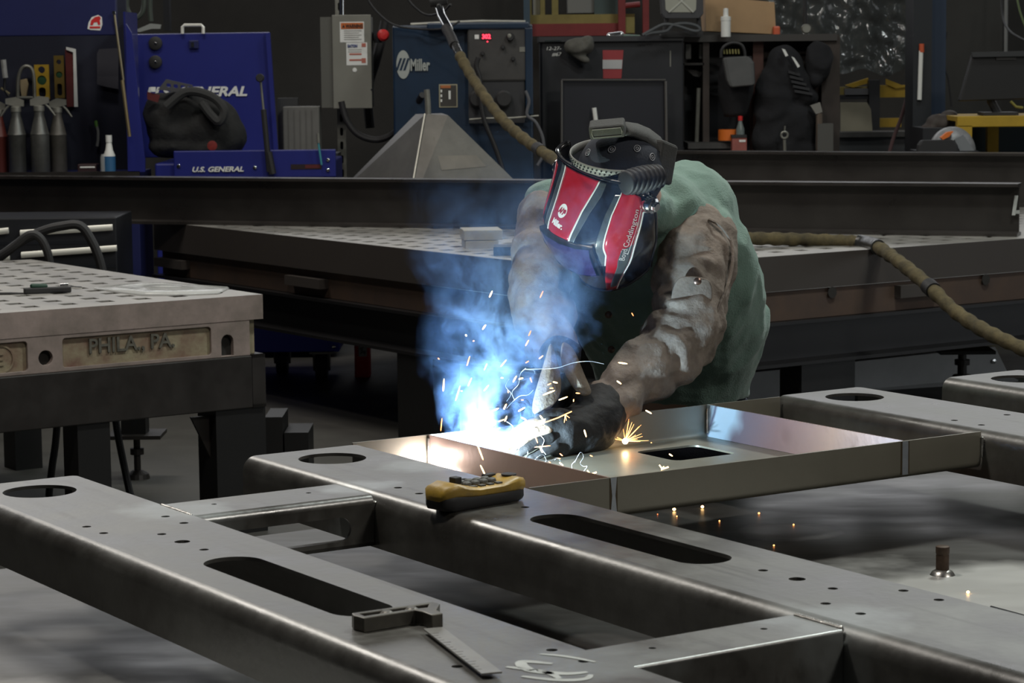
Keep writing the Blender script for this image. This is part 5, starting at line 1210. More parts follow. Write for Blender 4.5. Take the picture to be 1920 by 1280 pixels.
# bag in the cart
t = T('tool_bag', 'black backpack bulging out of the blue tool cart', 'bag', 365, 290, 14.1); Yb = 14.12
b = MB()
for x, y, rx, rz in ((330, 240, .17, .15), (390, 235, .19, .17), (428, 255, .10, .12), (345, 200, .13, .10), (300, 215, .09, .12), (330, 275, .17, .06), (400, 278, .17, .06)):
    c = P(x, y, Yb); b.ball(c, rx, .13, rz)
bag_m = mat('bag_cloth', (.022, .022, .022), .9, 0, .4, 14, bump=.3, bscale=60)
bag = blob('body', b, bag_m, t, .018, 6, lambda p, n: .012 * ridged(p, 7, 2))
rod('strap', [(312, 200, 13.95), (350, 172, 13.95), (395, 180, 13.94), (420, 205, 13.93), (412, 228, 13.93), (395, 215, 13.94), (378, 192, 13.95)], 13.95, .026, mat('bag_strap', (.035, .035, .035), .9), t, 8, 5)
m = MB(); q = [P(x, y, 14.00) for x, y in ((296, 168), (310, 148), (366, 160), (360, 176))]
o_ = q[0]; ax = (q[3] - q[0]).normalized(); az = Vector((0, 0, 1)); W_ = (q[3] - q[0]).length
m.plate([(0, 0), (W_, 0), (W_ * 1.02, .05), (W_ * .25, .065)], [rrect(.05 + .04 * k, .022, .075 + .04 * k, .042, .006, 3) for k in range(4)], o_, ax, az, (0, -1, 0), .012); m.build('slotted_grip', mat('grip_grey', (.06, .06, .065), .6), t)
poly('red_lining', [(276, 172), (300, 178), (296, 192), (276, 186)], 13.97, .01, dk_red, t)
disc('red_patch', 398, 273, 13.96, .028, mat('patch_red', (.26, .02, .015), .7, 0, .6, 40), t, .006)
RB('clear_tag', 283, 163, 292, 172, 13.96, .006, bw, t)

# ---- boxes between cart and switch box
t = T('parts_case', 'pale translucent plastic parts case standing behind the blue tray', 'case', 565, 285, 14.85); RB('body', 530, 200, 600, 293, 14.85, .15, mat('parts_case', (.15, .145, .13), .6, 0, .2, 8), t, .006)
for k in range(5): RB('ridge', 540 + 11 * k, 206, 543 + 11 * k, 292, 14.845, .006, mat('case_ridge', (.12, .115, .105), .6), t)
o = RB('file_holder', 520, 184, 560, 292, 15.02, .06, mat('smoke_plastic', (.05, .05, .05), .4)); tag(o, 'smoky clear holder behind the pale parts case', 'holder')
t = T('acid_brush', 'thin brush with a blue handle end leaning on the cart tray', 'brush', 600, 300, 13.82); rod('bristles', [(596, 250), (597, 268)], 13.82, .010, galv, t); rod('handle', [(597, 268), (603, 309)], 13.82, .006, mat('teal', (.05, .25, .3), .5), t)
RBx = P(596, 300, 14.3)
MB().box((P(540, 0, 14.8).x, 14.8, 0), (P(628, 0, 14.8).x, 15.1, P(0, 294, 14.8).z)).build('box_stand', mach_black, None); o = COL.objects['box_stand']; o.name = 'cabinet'; tag(o, 'dark low cabinet under the parts case', 'cabinet')

# ---- strut post with the switch box
Y = 15.2
t = T('strut_post', 'galvanised slotted strut post from floor up behind the switch box', 'post', 634, 330, Y)
a, e = P(628, 0, Y), P(644, 0, Y); zt = 3.0; W_ = e.x - a.x
m = MB(); m.plate([(0, 0), (W_, 0), (W_, zt), (0, zt)], [rrect(W_ * .32, .03 + .085 * k, W_ * .68, .08 + .085 * k, W_ * .18, 4) for k in range(34)], (a.x, Y, 0), (1, 0, 0), (0, 0, 1), (0, -1, 0), .004)
m.build('face', galv, t); m = MB(); m.box((a.x, Y + .004, 0), (a.x + .004, Y + .042, zt)); m.box((e.x - .004, Y + .004, 0), (e.x, Y + .042, zt)); m.build('flange', galv, t)
MB().box((a.x + .004, Y + .04, 0), (e.x - .004, Y + .042, zt)).build('channel_back', black_in, t)
t = T('switch_box', 'grey electrical switch box with warning labels on a strut post', 'electrical box', 660, 120, Y - .3)
RB('enclosure', 600, 32, 697, 201, Y - .28, .27, mat('box_side', (.10, .098, .085), .6), t); RB('door', 622, 28, 698, 203, Y - .30, .025, grey_box, t, .004)
RB('warning_label', 637, 41, 683, 79, Y - .302, .003, bw, t); RB('orange_band', 639, 43, 681, 54, Y - .304, .003, mat('orange_print', (.55, .14, .03), .5), t)
words('warning_lettering', 'WARNING', 648, 52, 680, 6.5, Y - .3045, blk, t, .02); poly('warning_triangle', [(641, 52), (647, 52), (644, 46)], Y - .3045, .002, blk, t)
lg = mat('print_grey', (.35, .34, .32), .6)
for k in range(5): RB('print_line', 645, 57 + 4 * k, 678 - 5 * (k % 2), 58.3 + 4 * k, Y - .3035, .002, lg, t)
RB('maker_label', 649, 80, 689, 122, Y - .302, .003, bw, t); words('maker_lettering', 'EATON', 652, 88.5, 670, 5, Y - .3035, mat('print_blue', (.05, .08, .25), .5), t, .03)
for k in range(2): RB('print_line', 655, 100 + 11 * k, 678, 103 + 11 * k, Y - .3035, .002, mat('print_red', (.45, .14, .10), .6), t)
for y0, y1 in ((81, 88), (109, 118)): RB('red_symbol', 678, y0, 686, y1, Y - .3035, .002, MATS['print_red'], t)
for k in range(2): RB('print_line', 653, 92.5 + 4 * k, 678, 93.7 + 4 * k, Y - .3035, .002, lg, t)
disc('round_sticker', 665, 131, Y - .3, .013, bw, t, .002); disc('door_screw', 697, 168, Y - .29, .008, chrome, t)
rod('conduit', [(641, -60), (641, 30)], Y - .15, .018, chrome, t, 12)
t = T('stop_button', 'red mushroom stop button on a bracket right of the grey switch box', 'stop button', 720, 66, Y - .2); m = MB(); c = P(718, 66, Y - .2); m.lathe([(.02, -.06), (.02, -.01), (.036, -.008), (.036, .012), (.024, .022), (0, .024)], c, (.35, -1, 0), 18); m.build('button', red_pl, t, smooth=True); RB('bracket', 700, 58, 716, 80, Y - .14, .12, mach_black, t)
RB('arm', 690, 62, 712, 76, Y - .05, .05, mach_black, t)
cable('cable', [(680, -20, 14.6), (700, 15, 14.6), (735, 45, 14.6), (780, 54, 14.6), (830, 54, 14.5), (862, 40, 14.5)], .006, blk, 'thin black cable drooping from above the switch box to the boom')
cable('cable', [(755, -20, 14.0), (772, 8, 14.0), (800, 28, 14.0), (830, 22, 13.8), (845, 8, 13.6)], .006, blk, 'thin black cable making a short loop by the boom head')
cable('cable', [(640, 190, 14.9), (650, 225, 14.9), (672, 252, 14.9), (706, 262, 14.9), (738, 250, 14.9), (768, 218, 14.8), (792, 178, 14.6)], .020, blk, 'thick black cable drooping from the strut post behind the hopper')
cable('cable', [(722, 40, 15.4), (716, 70, 15.4), (706, 110, 15.4), (690, 170, 15.4), (694, 240, 15.4)], .030, blk, 'thick black conduit hanging left of the blue welding machine')

# ---- sheet metal hopper
Y = 13.0
t = T('hopper', 'sheet metal pyramid shaped hood standing point up behind the long beam', 'hood', 810, 333, Y)
zb_ = P(0, 345, Y).z - .03
A = [P(779, 214, Y + .2), P(797, 214, Y + .06), P(840, 216, Y + .06), P(828, 212, Y + .2)]
Bq = [P(650, 345, Y + .3), P(774, 345, Y - .2), P(972, 345, Y - .1), P(850, 345, Y + .6)]
Bq = [a_ + (q - a_) * ((.862 - a_.z) / (q.z - a_.z)) for a_, q in zip(A, Bq)]
m = MB(); m.loft([Bq, A]); m.build('hood_sheet', foil, t)
m = MB(); m.tube([A[1], Bq[1]], .007, 6); m.build('seam', galv, t)
nrm = (Bq[2] - Bq[1]).cross(A[1] - Bq[1]).normalized(); 
if nrm.y > 0: nrm = -nrm
def onface(x, y, off=.004):
    xx = (x - 960) / FPX; yy = -(y - 640) / FPX; d = RGT * xx + UPV * yy + FWD; o = Vector((0, 0, CAMH)); k = (A[1] + nrm * off - o).dot(nrm) / d.dot(nrm); return o + d * k
m = MB(); m.loft([[onface(*q, .002) for q in ((812, 257), (860, 254), (912, 312), (828, 319))], [onface(*q, .010) for q in ((812, 257), (860, 254), (912, 312), (828, 319))]]); m.build('patch_plate', mat('patch_sheet', (.16, .145, .125), .5, .5, .3, 8), t)
rod('stub_pipe', [(800, 168), (802, 190), (803, 214)], Y + .13, .016, galv, t, 10)

# ---- blue welding machine
Y = 14.6
t = T('welding_machine', 'blue welding power source with a lit red display and white lettering', 'welding machine', 870, 250, Y)
a, e = P(735, 48, Y + .05), P(875, 220, Y + .05); MB().box((a.x, Y + .05, .0), (P(998, 0, Y).x, Y + .75, a.z)).build('cabinet', teal_blue, t, bevel=.012)
RB('front_panel', 876, 50, 992, 152, Y - .01, .08, mach_grey, t, .012); RB('side_post', 984, 52, 1000, 215, Y - .02, .1, teal_blue, t, .006)
RB('lower_panel', 878, 152, 984, 230, Y + .0, .06, mat('sooty_panel', (.028, .028, .031), .7), t)
rod('top_rail', [(770, 46), (850, 42), (900, 40), (985, 41)], Y + .1, .010, galv, t); RB('top_cap', 800, 43, 992, 54, Y - .02, .5, teal_blue, t, .01)
m = MB(); c = P(756, 121, Y + .045); s_ = pxs(Y); vs = [m.v(c + Vector((12.8 * s_ * math.cos(q), 0, 26.5 * s_ * math.sin(q)))) for q in [2 * PI * k / 28 for k in range(28)]]; m.f(vs); m.build('emblem_disc', mat('emblem_grey', (.36, .38, .36), .5), t)
for k in (-1, 0, 1): poly('emblem_bar', [(753 + k * 7 - 4, 132), (753 + k * 7, 132), (753 + k * 7 + 8, 109), (753 + k * 7 + 4, 109)], Y + .043, .002, teal_blue, t)
words('maker_lettering', 'Miller', 770, 132, 806, 21, Y + .045, MATS['emblem_grey'], t, .03)
RB('safety_label', 823, 158, 858, 201, Y + .046, .003, mat('label_cream', (.35, .32, .22), .6), t); RB('label_field', 825, 160, 856, 199, Y + .044, .003, mat('label_brown', (.045, .040, .036), .6), t); RB('label_band', 826, 160, 845, 165, Y + .042, .003, mat('print_orange', (.4, .13, .04), .6), t)
for x0, x1, y0, y1 in ((826, 829, 168, 173), (826, 829, 177, 182), (826, 829, 186, 191), (841, 845, 170, 186)): RB('label_figure', x0, y0, x1, y1, Y + .042, .003, bw, t)
RB('display_window', 901, 61, 922, 75, Y - .013, .004, blk, t); words('display_digits', '302', 904, 72.5, 920, 8, Y - .0145, mat('red_led', (1, .05, .08), .5, emit=(1.0, .035, .07), es=3.5), t, .03)
disc('indicator_lamp', 914, 78, Y - .012, .004, MATS['red_led'], t, .002)
RB('white_key', 890, 65, 898, 73, Y - .013, .004, bw, t); disc('dial_knob', 957, 69, Y - .012, .024, blk, t, .03); disc('dial_cap', 955, 67, Y - .046, .012, galv, t, .004)
for x, y in ((943, 88), (905, 100), (962, 110)): disc('small_knob', x, y, Y - .012, .012, blk, t, .02)
RB('name_strip', 974, 88, 985, 97, Y - .013, .004, galv, t)
for x in (895, 945): disc('socket', x, 185, Y, .05, blk, t, .04)
rod('hanging_lead', [(897, 108), (893, 125), (900, 150), (905, 215), (930, 280), (948, 335)], Y - .08, .014, blk, t, 8, 5)
rod('hanging_lead', [(985, 170), (992, 190), (988, 215), (1005, 230), (1018, 260), (1018, 290), (1008, 310)], Y - .08, .010, mat('grey_lead', (.10, .10, .11), .6), t, 8, 5)
rod('hanging_lead', [(880, 224), (905, 222), (960, 221), (1010, 217)], Y - .05, .006, galv, t)

# ---- blue column, racks far behind
o = RB('steel_column', 981, -80, 994, 60, 17.0, .12, mat('column_blue', (.05, .085, .12), .6), zmin=0); tag(o, 'slim grey blue steel post behind the blue welding machine', 'post', kind='thing')
Y = 17.2
t = T('storage_rack', 'red and yellow storage rack far behind the benches', 'rack', 1090, 60, Y)
RB('beam', 985, 28, 1190, 46, Y, .1, pale_yellow, t); RB('beam', 990, 45, 1190, 66, Y - .06, .1, red_m, t)
for x0, x1 in ((986, 997), (1012, 1022), (1034, 1047)): RB('upright', x0, -80, x1, 40, Y + .05, .06, pale_yellow, t, zmin=0)
RB('upright', 1159, -80, 1173, 66, Y - .12, .08, red_m, t, zmin=0); RB('upright', 1205, -60, 1217, 50, Y - .1, .08, red_m, t, zmin=0); rod('brace', [(1160, 12), (1200, 8)], Y - .1, .02, red_m, t); RB('foot_plate', 1171, 32, 1190, 62, Y - .1, .08, pale_yellow, t)
o = RB('crate', 1064, -40, 1116, 24, Y + .15, .3, mat('pale_grey_sheet', (.22, .22, .21), .7)); tag(o, 'pale grey panel standing in the far red and yellow rack', 'panel')
o = RB('cabinet', 1114, -60, 1160, 34, Y + .1, .3, mat('green_grey', (.06, .09, .09), .6)); tag(o, 'grey green cabinet in the far rack, right of the pale panel', 'cabinet')
o = RB('machine_part', 1000, -40, 1012, 34, Y + .15, .2, bw); tag(o, 'white part between the yellow uprights of the far rack', 'machine part')

# ---- black machine with flag sticker
Y = 15.15
t = T('welding_machine', 'black machine with a red and white stripe sticker and chalked numbers', 'welding machine', 1150, 200, Y)
a = P(1013, 76, Y); e = P(1282, 300, Y); MB().box((a.x, Y, 0), (e.x, Y + .7, a.z)).build('cabinet', mach_black, t, bevel=.012)
RB('top_plate', 1010, 69, 1281, 76, Y - .03, .75, mat('bench_edge', (.03, .03, .034), .5), t)
RB('top_highlight', 1022, 75, 1052, 78, Y - .034, .01, chrome, t)
for s, x0, y0, x1 in (('12-27-', 1025, 94, 1052), ('#67', 1035, 105, 1053)): words('chalk_numbers', s, x0, y0, x1, 6.5, Y - .001, bw, t, .0, .2)
poly('stripe_sticker', [(1130, 94), (1169, 94), (1165, 147), (1131, 147)], Y - .003, .003, mat('flag_red', (.30, .035, .04), .6), t); poly('white_stripe', [(1130, 112), (1167, 112), (1166, 129), (1130, 129)], Y - .006, .003, mat('flag_white', (.45, .45, .45), .6), t)
for k, (x0, x1) in enumerate(((1200, 1228), (1232, 1256), (1204, 1222), (1228, 1250))): rod('chalk_scrawl', [(x0 + (x1 - x0) * i / 8, (84 if k < 2 else 95) + (2.5 if i % 2 else -1.5)) for i in range(9)], Y - .002, .002, mat('faint_chalk', (.07, .07, .075), .8), t, 5)
RB('door_seam', 1256, 95, 1258, 125, Y - .002, .003, galv, t)
o = MB(); 
b = MB(); b.ball(P(1085, 88, Y - .08), .088, .07, .055); b.ball(P(1100, 82, Y - .08), .045, .06, .05); b.capsule(P(1068, 90, Y - .09), .03, P(1098, 112, Y - .10), .022)
cp = blob('hat', b, grey_cloth, None, .008, 4, lambda p, n: .006 * ridged(p, 14)); tag(cp, 'grey cloth cap hung on the corner of the black machine', 'cap')
t = T('floodlight', 'floodlight with pale reflector standing on the bench top', 'floodlight', 1280, 62, 15.1); Yf = 15.1
poly('housing', [(1236, -40), (1318, -40), (1319, 26), (1312, 34), (1246, 34), (1240, 26)], Yf, .1, mat('lamp_black', (.045, .045, .05), .5), t, .006); poly('glass', [(1246, -30), (1307, -30), (1305, 18), (1300, 23), (1254, 23), (1248, 18)], Yf - .004, .006, mat('reflector', (.42, .42, .36), .3, .3), t)
m = MB(); 
for q in (((1246, -30), (1278, 2)), ((1307, -30), (1278, 2)), ((1254, 23), (1278, 2)), ((1300, 23), (1278, 2))): m.tube([P(*q[0], Yf - .008), P(*q[1], Yf - .006)], .005, 4)
m.build('reflector_ridges', mat('reflector_edge', (.5, .5, .45), .3), t); rod('stand', [(1250, 34), (1246, 60)], Yf + .03, .014, blk, t); rod('stand', [(1310, 34), (1312, 60)], Yf + .03, .014, blk, t); RB('foot', 1240, 58, 1318, 69, Yf, .2, blk, t)
rod('coiled_cord', [(1205, 66), (1225, 55), (1245, 46), (1268, 48), (1300, 58), (1312, 56), (1305, 48), (1285, 44), (1262, 47), (1250, 58), (1222, 62), (1210, 66)], Yf - .06, .010, mat('cord_grey', (.06, .065, .07), .6), t, 8, 5)
o = poly('cardboard_box', [(1322, -8), (1452, 4), (1455, 64), (1324, 58)], 15.35, .4, card); tag(o, 'brown cardboard box on the bench, behind a white tube', 'box')
t = T('caulk_tube', 'white nozzle tube standing in front of the cardboard box', 'tube', 1361, 68, 15.2); m = MB(); b_ = P(1361, 69, 15.2); s_ = pxs(15.2); m.lathe([(9 * s_, 0), (9 * s_, 32 * s_), (4 * s_, 36 * s_), (0, 36 * s_)], b_, n=14); m.build('body', bw, t, smooth=True); m = MB(); m.lathe([(9.5 * s_, 30 * s_), (9.5 * s_, 37 * s_), (5 * s_, 38 * s_), (4.5 * s_, 52 * s_), (0, 53 * s_)], b_, n=14); m.build('nozzle', bw, t, smooth=True)
o = RB('foam_block', 1450, 49, 1463, 67, 15.3, .08, mat('cap_orange', (.55, .10, .04), .5), None, .01); tag(o, 'small orange block at the corner of the cardboard box', 'block')
t = T('grinder', 'small chrome headed grinder lying on the black machine top', 'grinder', 1155, 70, 14.95); m = MB(); m.capsule(P(1143, 67, 15.22), .018, P(1164, 65, 15.22), .020); m.build('head', chrome, t, smooth=True); m = MB(); m.capsule(P(1170, 68, 15.22), .014, P(1198, 69, 15.22), .012); m.build('handle', mat('sage', (.12, .17, .14), .6), t, smooth=True)

# ---- tubular cart frame
Y = 14.9
t = T('cart_frame', 'black sheet panel in a bright edged tube frame behind the skull cap', 'cart', 1150, 250, Y)
RB('panel', 1052, 150, 1250, 300, Y + .02, .02, mat('panel_black', (.014, .015, .022), .45), t, zmin=.05)
edge = mat('worn_edge', (.16, .15, .14), .4, .6)
rod('tube', [(1053, 380), (1053, 150)], Y, .008, edge, t); rod('tube', [(1251, 380), (1248, 152)], Y, .009, edge, t); rod('tube', [(1053, 150), (1248, 150)], Y, .007, mach_grey, t)
c0 = P(1053, 380, Y); MB().box((c0.x - .01, Y - .07, 0), (P(1251, 0, Y).x, Y + .12, .05)).build('base', mach_black, t)
rod('crayon', [(1114, 202), (1118, 232)], Y - .03, .014, bw, t); poly('paint_mark', [(1100, 260), (1104, 265), (1160, 268), (1162, 262)], Y + .018, .002, mach_grey, t)

# ---- bench rack with hung mask and jackets
Y = 15.3
t = T('bench_rack', 'dark brown wooden rack of boards holding a mask and jackets', 'rack', 1420, 280, Y)
RB('back_board', 1283, 72, 1420, 300, Y + .3, .03, mach_black, t, zmin=0); RB('upright', 1318, 70, 1330, 300, Y, .3, brown_p, t, zmin=0); RB('upright', 1412, 72, 1431, 300, Y + .05, .2, mat('red_brown', (.075, .030, .022), .7, 0, .3, 6), t, zmin=0)
RB('panel', 1428, 66, 1572, 300, Y + .2, .04, brown_p, t, zmin=0); RB('side_post', 1541, 70, 1574, 300, Y, .2, brown_p, t, zmin=0)
RB('shelf', 1283, 66, 1570, 76, Y - .02, .35, mat('shelf_edge', (.045, .040, .037), .6), t)
RB('shelf', 1283, 118, 1320, 122, Y, .3, steel_dark, t); RB('shelf', 1290, 268, 1385, 278, Y - .15, .5, mach_grey, t)
rod('strut', [(1310, 165), (1306, 268)], Y + .05, .014, galv, t)
for x0, x1, lab in ((1285, 1296, 'wider pale jar on the small rack shelf'), (1311, 1319, 'thin pale jar on the small rack shelf')):
    o = RB('jar', x0, 82, x1, 111, Y + .08, .06, mat('pale_jar', (.25, .25, .24), .5), None, .006); tag(o, lab, 'jar')
o = poly('wedge', [(1284, 128), (1318, 134), (1312, 145), (1300, 142)], Y + .1, .05, mach_grey); tag(o, 'grey metal scrap leaning under the jars', 'metal scrap')
t = T('welding_hood', 'old grey welding hood hanging on the brown rack', 'welding helmet', 1380, 160, Y - .1); b = MB()
m = MB(); c = P(1382, 160, Y - .05); s_ = pxs(Y)
def hood(t_, a): w = np.interp(t_, [0, .3, .6, 1], [27, 34, 33, 20]); return c + Vector((s_ * w * math.sin(a) - s_ * 4 * t_, -s_ * w * .9 * math.cos(a), s_ * (54 - 112 * t_)))
m.loft([[hood(k / 14, math.radians(a)) for a in range(-100, 101, 10)] for k in range(15)], closed=False); o = m.build('shell', dk_cloth, t, smooth=True); o.modifiers.new('t', 'SOLIDIFY').thickness = .006
poly('front_plate', [(1354, 108), (1406, 105), (1415, 118), (1417, 160), (1368, 164), (1362, 150)], Y - .22, .05, mat('hood_grey', (.10, .10, .10), .6, 0, .3, 8), t, .02)
rod('head_strap', [(1352, 108), (1353, 94), (1362, 84), (1376, 80), (1390, 84), (1396, 96), (1397, 108)], Y - .14, .010, blk, t, 8, 4)
m = MB(); 
for k in range(6): m.tube([P(1357 + k * 5.5, 92, Y - .12), P(1358 + k * 5.5, 101, Y - .12)], .006, 5)
m.build('strap_webbing', mat('olive', (.20, .18, .06), .7), t)
t = T('tape_roll', 'orange roll of tape lying on the low rack shelf', 'tape roll', 1366, 266, Y - .1); m = MB(); m.lathe([(.02, 0), (.064, 0), (.064, .066), (.02, .066)], P(1366, 263, Y - .12), n=22); m.build('roll', orange_m, t, smooth=True)
t = T('drink_bottle', 'small clear bottle with a red cap standing on the rack', 'bottle', 1388, 255, Y - .25); s_ = pxs(Y - .2); b_ = P(1388, 256, Y - .2); m = MB(); m.lathe([(8 * s_, 0), (8 * s_, 14 * s_), (4 * s_, 26 * s_), (3.5 * s_, 31 * s_), (0, 31 * s_)], b_, n=14); m.build('body', mat('bottle_grey', (.22, .26, .25), .15, trans=.3), t, smooth=True); m = MB(); m.lathe([(4.5 * s_, 30 * s_), (4.5 * s_, 38 * s_), (0, 39 * s_)], b_, n=12); m.build('cap', red_pl, t, smooth=True)
t = T('carton', 'small red and white carton under the red capped bottle', 'carton', 1391, 283, Y - .25); RB('body', 1373, 256, 1400, 330, Y - .26, .1, mat('carton_red', (.34, .10, .08), .6, 0, .3, 20), t); RB('dark_band', 1372, 253, 1400, 258, Y - .265, .11, blk, t); RB('white_print', 1386, 262, 1398, 266, Y - .262, .003, bw, t)
t = T('work_jacket', 'dark work jacket hanging on the rack with pale reflective strips', 'jacket', 1480, 280, Y - .1); b = MB()
for x, y, rx, rz in ((1470, 130, .11, .14), (1455, 190, .13, .22), (1490, 235, .13, .17), (1500, 160, .09, .09), (1450, 260, .12, .16), (1510, 180, .07, .06), (1485, 290, .15, .14)): b.ball(P(x, y, Y - .05), rx, .10, rz)
blob('body', b, dk_cloth, t, .02, 4, lambda p, n: .02 * ridged(p, 7))
for pts in ([(1466, 91), (1472, 93), (1478, 104), (1473, 106)], [(1484, 106), (1489, 108), (1500, 124), (1496, 127)]): poly('reflective_strip', pts, Y - .20, .02, bw, t)
for k in range(5): poly('cuff_rib', [(1478 + k * 3, 132 + 9 * k), (1500 + k * 6, 138 + 9 * k), (1500 + k * 6, 143 + 9 * k), (1478 + k * 3, 137 + 9 * k)], Y - .17, .02, mat('cuff_grey', (.03, .03, .033), .9), t)
b = MB(); b.ball(P(1535, 115, Y - .05), .085, .08, .12); b.ball(P(1528, 150, Y - .05), .05, .07, .05); o = blob('cap', b, dk_cloth, None, .012, 4, lambda p, n: .012 * ridged(p, 9)); o.name = 'hung_cap'; tag(o, 'dark cap hanging right of the work jacket', 'cap')
t = T('eye_bolt', 'steel eye bolt hanging against the dark jacket', 'eye bolt', 1471, 255, Y - .3); rod('shank', [(1471, 262), (1474, 372)], Y - .26, .010, galv, t); rod('hook', [(1472, 236), (1471, 248)], Y - .26, .005, galv, t)
m = MB(); c = P(1471, 253, Y - .26); m.tube([c + Vector((.020 * math.cos(q), 0, .020 * math.sin(q))) for q in [2 * PI * k / 18 for k in range(19)]], .007, 8); m.build('eye', galv, t, smooth=True)
t = T('wire_brush', 'pale bristled brush standing beside the jacket', 'brush', 1533, 240, Y - .2); poly('bristles', [(1520, 198), (1538, 192), (1542, 210), (1530, 214)], Y - .2, .05, mat('bristle', (.22, .21, .19), .9), t); rod('handle', [(1536, 212), (1537, 300)], Y - .18, .02, mat('worn_wood', (.12, .09, .07), .8), t)
o = RB('steel_block', 1533, 232, 1562, 330, Y - .2, .12, mat('block_grey', (.085, .082, .075), .7)); tag(o, 'dull grey upright block at the foot of the brown rack', 'block')
t = T('lever', 'dark lever rod rising over the brown rack', 'rod', 1512, 66, Y); rod('rod', [(1509, -40), (1510, 50)], Y + .1, .014, blk, t); disc('joint', 1511, 54, Y + .06, .03, galv, t, .03)

# ---- clear plastic curtain and what stands behind it
Y = 16.2
cur = bpy.data.meshes.new('plastic_curtain'); m = MB(); nx, nz_ = 60, 40
x0, x1 = P(1425, 0, Y).x, P(1735, 0, Y).x; z0, z1 = P(0, 152, Y).z, P(0, -90, Y).z
rows = []
for j in range(nz_ + 1):
    z = z0 + (z1 - z0) * j / nz_
    rows.append([Vector((x0 + (x1 - x0) * i / nx, Y + .09 * noise.noise(Vector((i * .16, j * .05, 3))) + .05 * noise.noise(Vector((i * .4 + j * .25, j * .3, 9))), z + .05 * noise.noise(Vector((i * .12, 0, 5))) * (1 - j / nz_))) for i in range(nx + 1)])
m.loft(rows, closed=False); o = m.build('plastic_curtain', mat('curtain_film', (.07, .08, .08), .10, alpha=.55, spec=1.0, bump=.6, bscale=7), smooth=True, sharp=0); tag(o, 'crumpled clear plastic sheet hanging between the rack and the column', 'plastic sheet')
Y = 16.9
t = T('storage_rack', 'yellow rack seen below the hanging plastic sheet', 'rack', 1650, 240, Y)
RB('beam', 1575, 163, 1645, 178, Y, .1, pale_yellow, t); RB('beam', 1648, 160, 1715, 182, Y - .05, .1, yellow_m, t); RB('beam', 1648, 222, 1690, 238, Y, .1, yellow_m, t)
RB('upright', 1630, 150, 1649, 300, Y - .1, .1, mach_black, t, zmin=0); RB('upright', 1708, 160, 1718, 300, Y - .08, .08, yellow_m, t, zmin=0); poly('brace', [(1585, 160), (1628, 146), (1628, 156), (1600, 164)], Y - .02, .04, yellow_m, t); poly('brace', [(1662, 148), (1700, 163), (1680, 166), (1662, 158)], Y - .07, .04, yellow_m, t)
RB('load', 1585, 166, 1632, 180, Y - .06, .1, mat('rack_load', (.12, .12, .13), .7), t); RB('deck', 1575, 178, 1632, 186, Y - .06, .2, mach_black, t)
o = poly('cardboard_sheet', [(1576, 192), (1626, 192), (1633, 205), (1636, 247), (1576, 250)], 16.5, .02, mat('pale_card', (.30, .27, .20), .85, 0, .15, 6)); tag(o, 'pale cardboard sheet leaning below the plastic sheet', 'cardboard')
RBz = P(0, 249, 16.4).z
o = RB('work_bench', 1570, 248, 1722, 256, 16.3, .5, mach_grey); o.name = 'bench'; tag(o, 'low grey bench under the cardboard sheet', 'bench'); RB('front', 1572, 256, 1720, 330, 16.35, .4, mat('bench_grey', (.05, .052, .055), .7), o, zmin=0)
cable('hose', [(1712, 140, 15.6), (1704, 170, 15.5), (1690, 220, 15.4), (1675, 260, 15.3), (1664, 300, 15.2)], .012, mat('dull_red_hose', (.05, .02, .02), .7), 'dull dark red hose hanging beside the blue column', 'hose')
cable('hose', [(1716, 180, 15.5), (1712, 215, 15.5), (1706, 250, 15.4), (1698, 300, 15.3)], .012, blk, 'black hose hanging beside the blue column', 'hose')
o = RB('shelf_part', 1680, 68, 1716, 88, 16.6, .1, mat('grey_part', (.10, .10, .10), .7)); o.name = 'bracket'; tag(o, 'grey bracket behind the hanging plastic sheet', 'bracket')

# ---- blue column, grey panel, monitor on its yellow table
t = T('steel_column', 'dark blue steel building column with a white tube stuck on it', 'column', 1742, 280, 15.0); t['kind'] = 'thing'
RB('flange', 1714, -90, 1745, 330, 15.0, .3, mat('column_black', (.010, .012, .016), .6), t, zmin=0); RB('web', 1744, -90, 1771, 330, 15.08, .2, mat('column_navy', (.012, .026, .055), .6), t, zmin=0)
t = T('paint_marker', 'white paint marker with an orange top fixed to the column', 'marker', 1728, 188, 14.95); rod('body', [(1727, 95), (1724, 187)], 14.985, .014, bw, t, 10); rod('cap', [(1728, 82), (1728, 98)], 14.985, .016, mat('cap_orange', (.55, .10, .04), .5), t, 10)
o = RB('partition', 1771, -100, 1876, 330, 17.3, .1, grey_p, zmin=0); o.name = 'trim_1'; o['kind'] = 'structure'
o = rod('pipe', [(1887, -60), (1886, 100)], 16.8, .012, mat('white_pipe', (.25, .25, .24), .5)); tag(o, 'thin pale pipe beside the grey wall panel', 'pipe')
cable('cable', [(1878, -20, 16.7), (1880, 30, 16.6), (1895, 60, 16.4), (1930, 80, 16.2)], .008, blk, 'thin black cable sagging past the pale pipe')
cable('cable', [(1905, -20, 16.5), (1912, 20, 16.4), (1930, 70, 16.3)], .007, mat('green_cable', (.10, .14, .05), .6), 'thin green cable at the upper right corner')
cable('cable', [(1775, 60, 16.9), (1768, 110, 16.9), (1778, 150, 16.9), (1784, 200, 16.9)], .006, blk, 'thin black cable hanging on the grey wall panel')
t = T('monitor', 'black computer monitor tilted back on the yellow table', 'monitor', 1870, 210, 14.4)
poly('screen_back', [(1824, 100), (1990, 96), (1985, 184), (1798, 190)], 14.3, .06, mat('monitor_black', (.012, .012, .013), .45), t, .01); poly('bezel', [(1822, 98), (1992, 94), (1991, 104), (1824, 107)], 14.27, .04, mat('monitor_edge', (.035, .036, .038), .4), t)
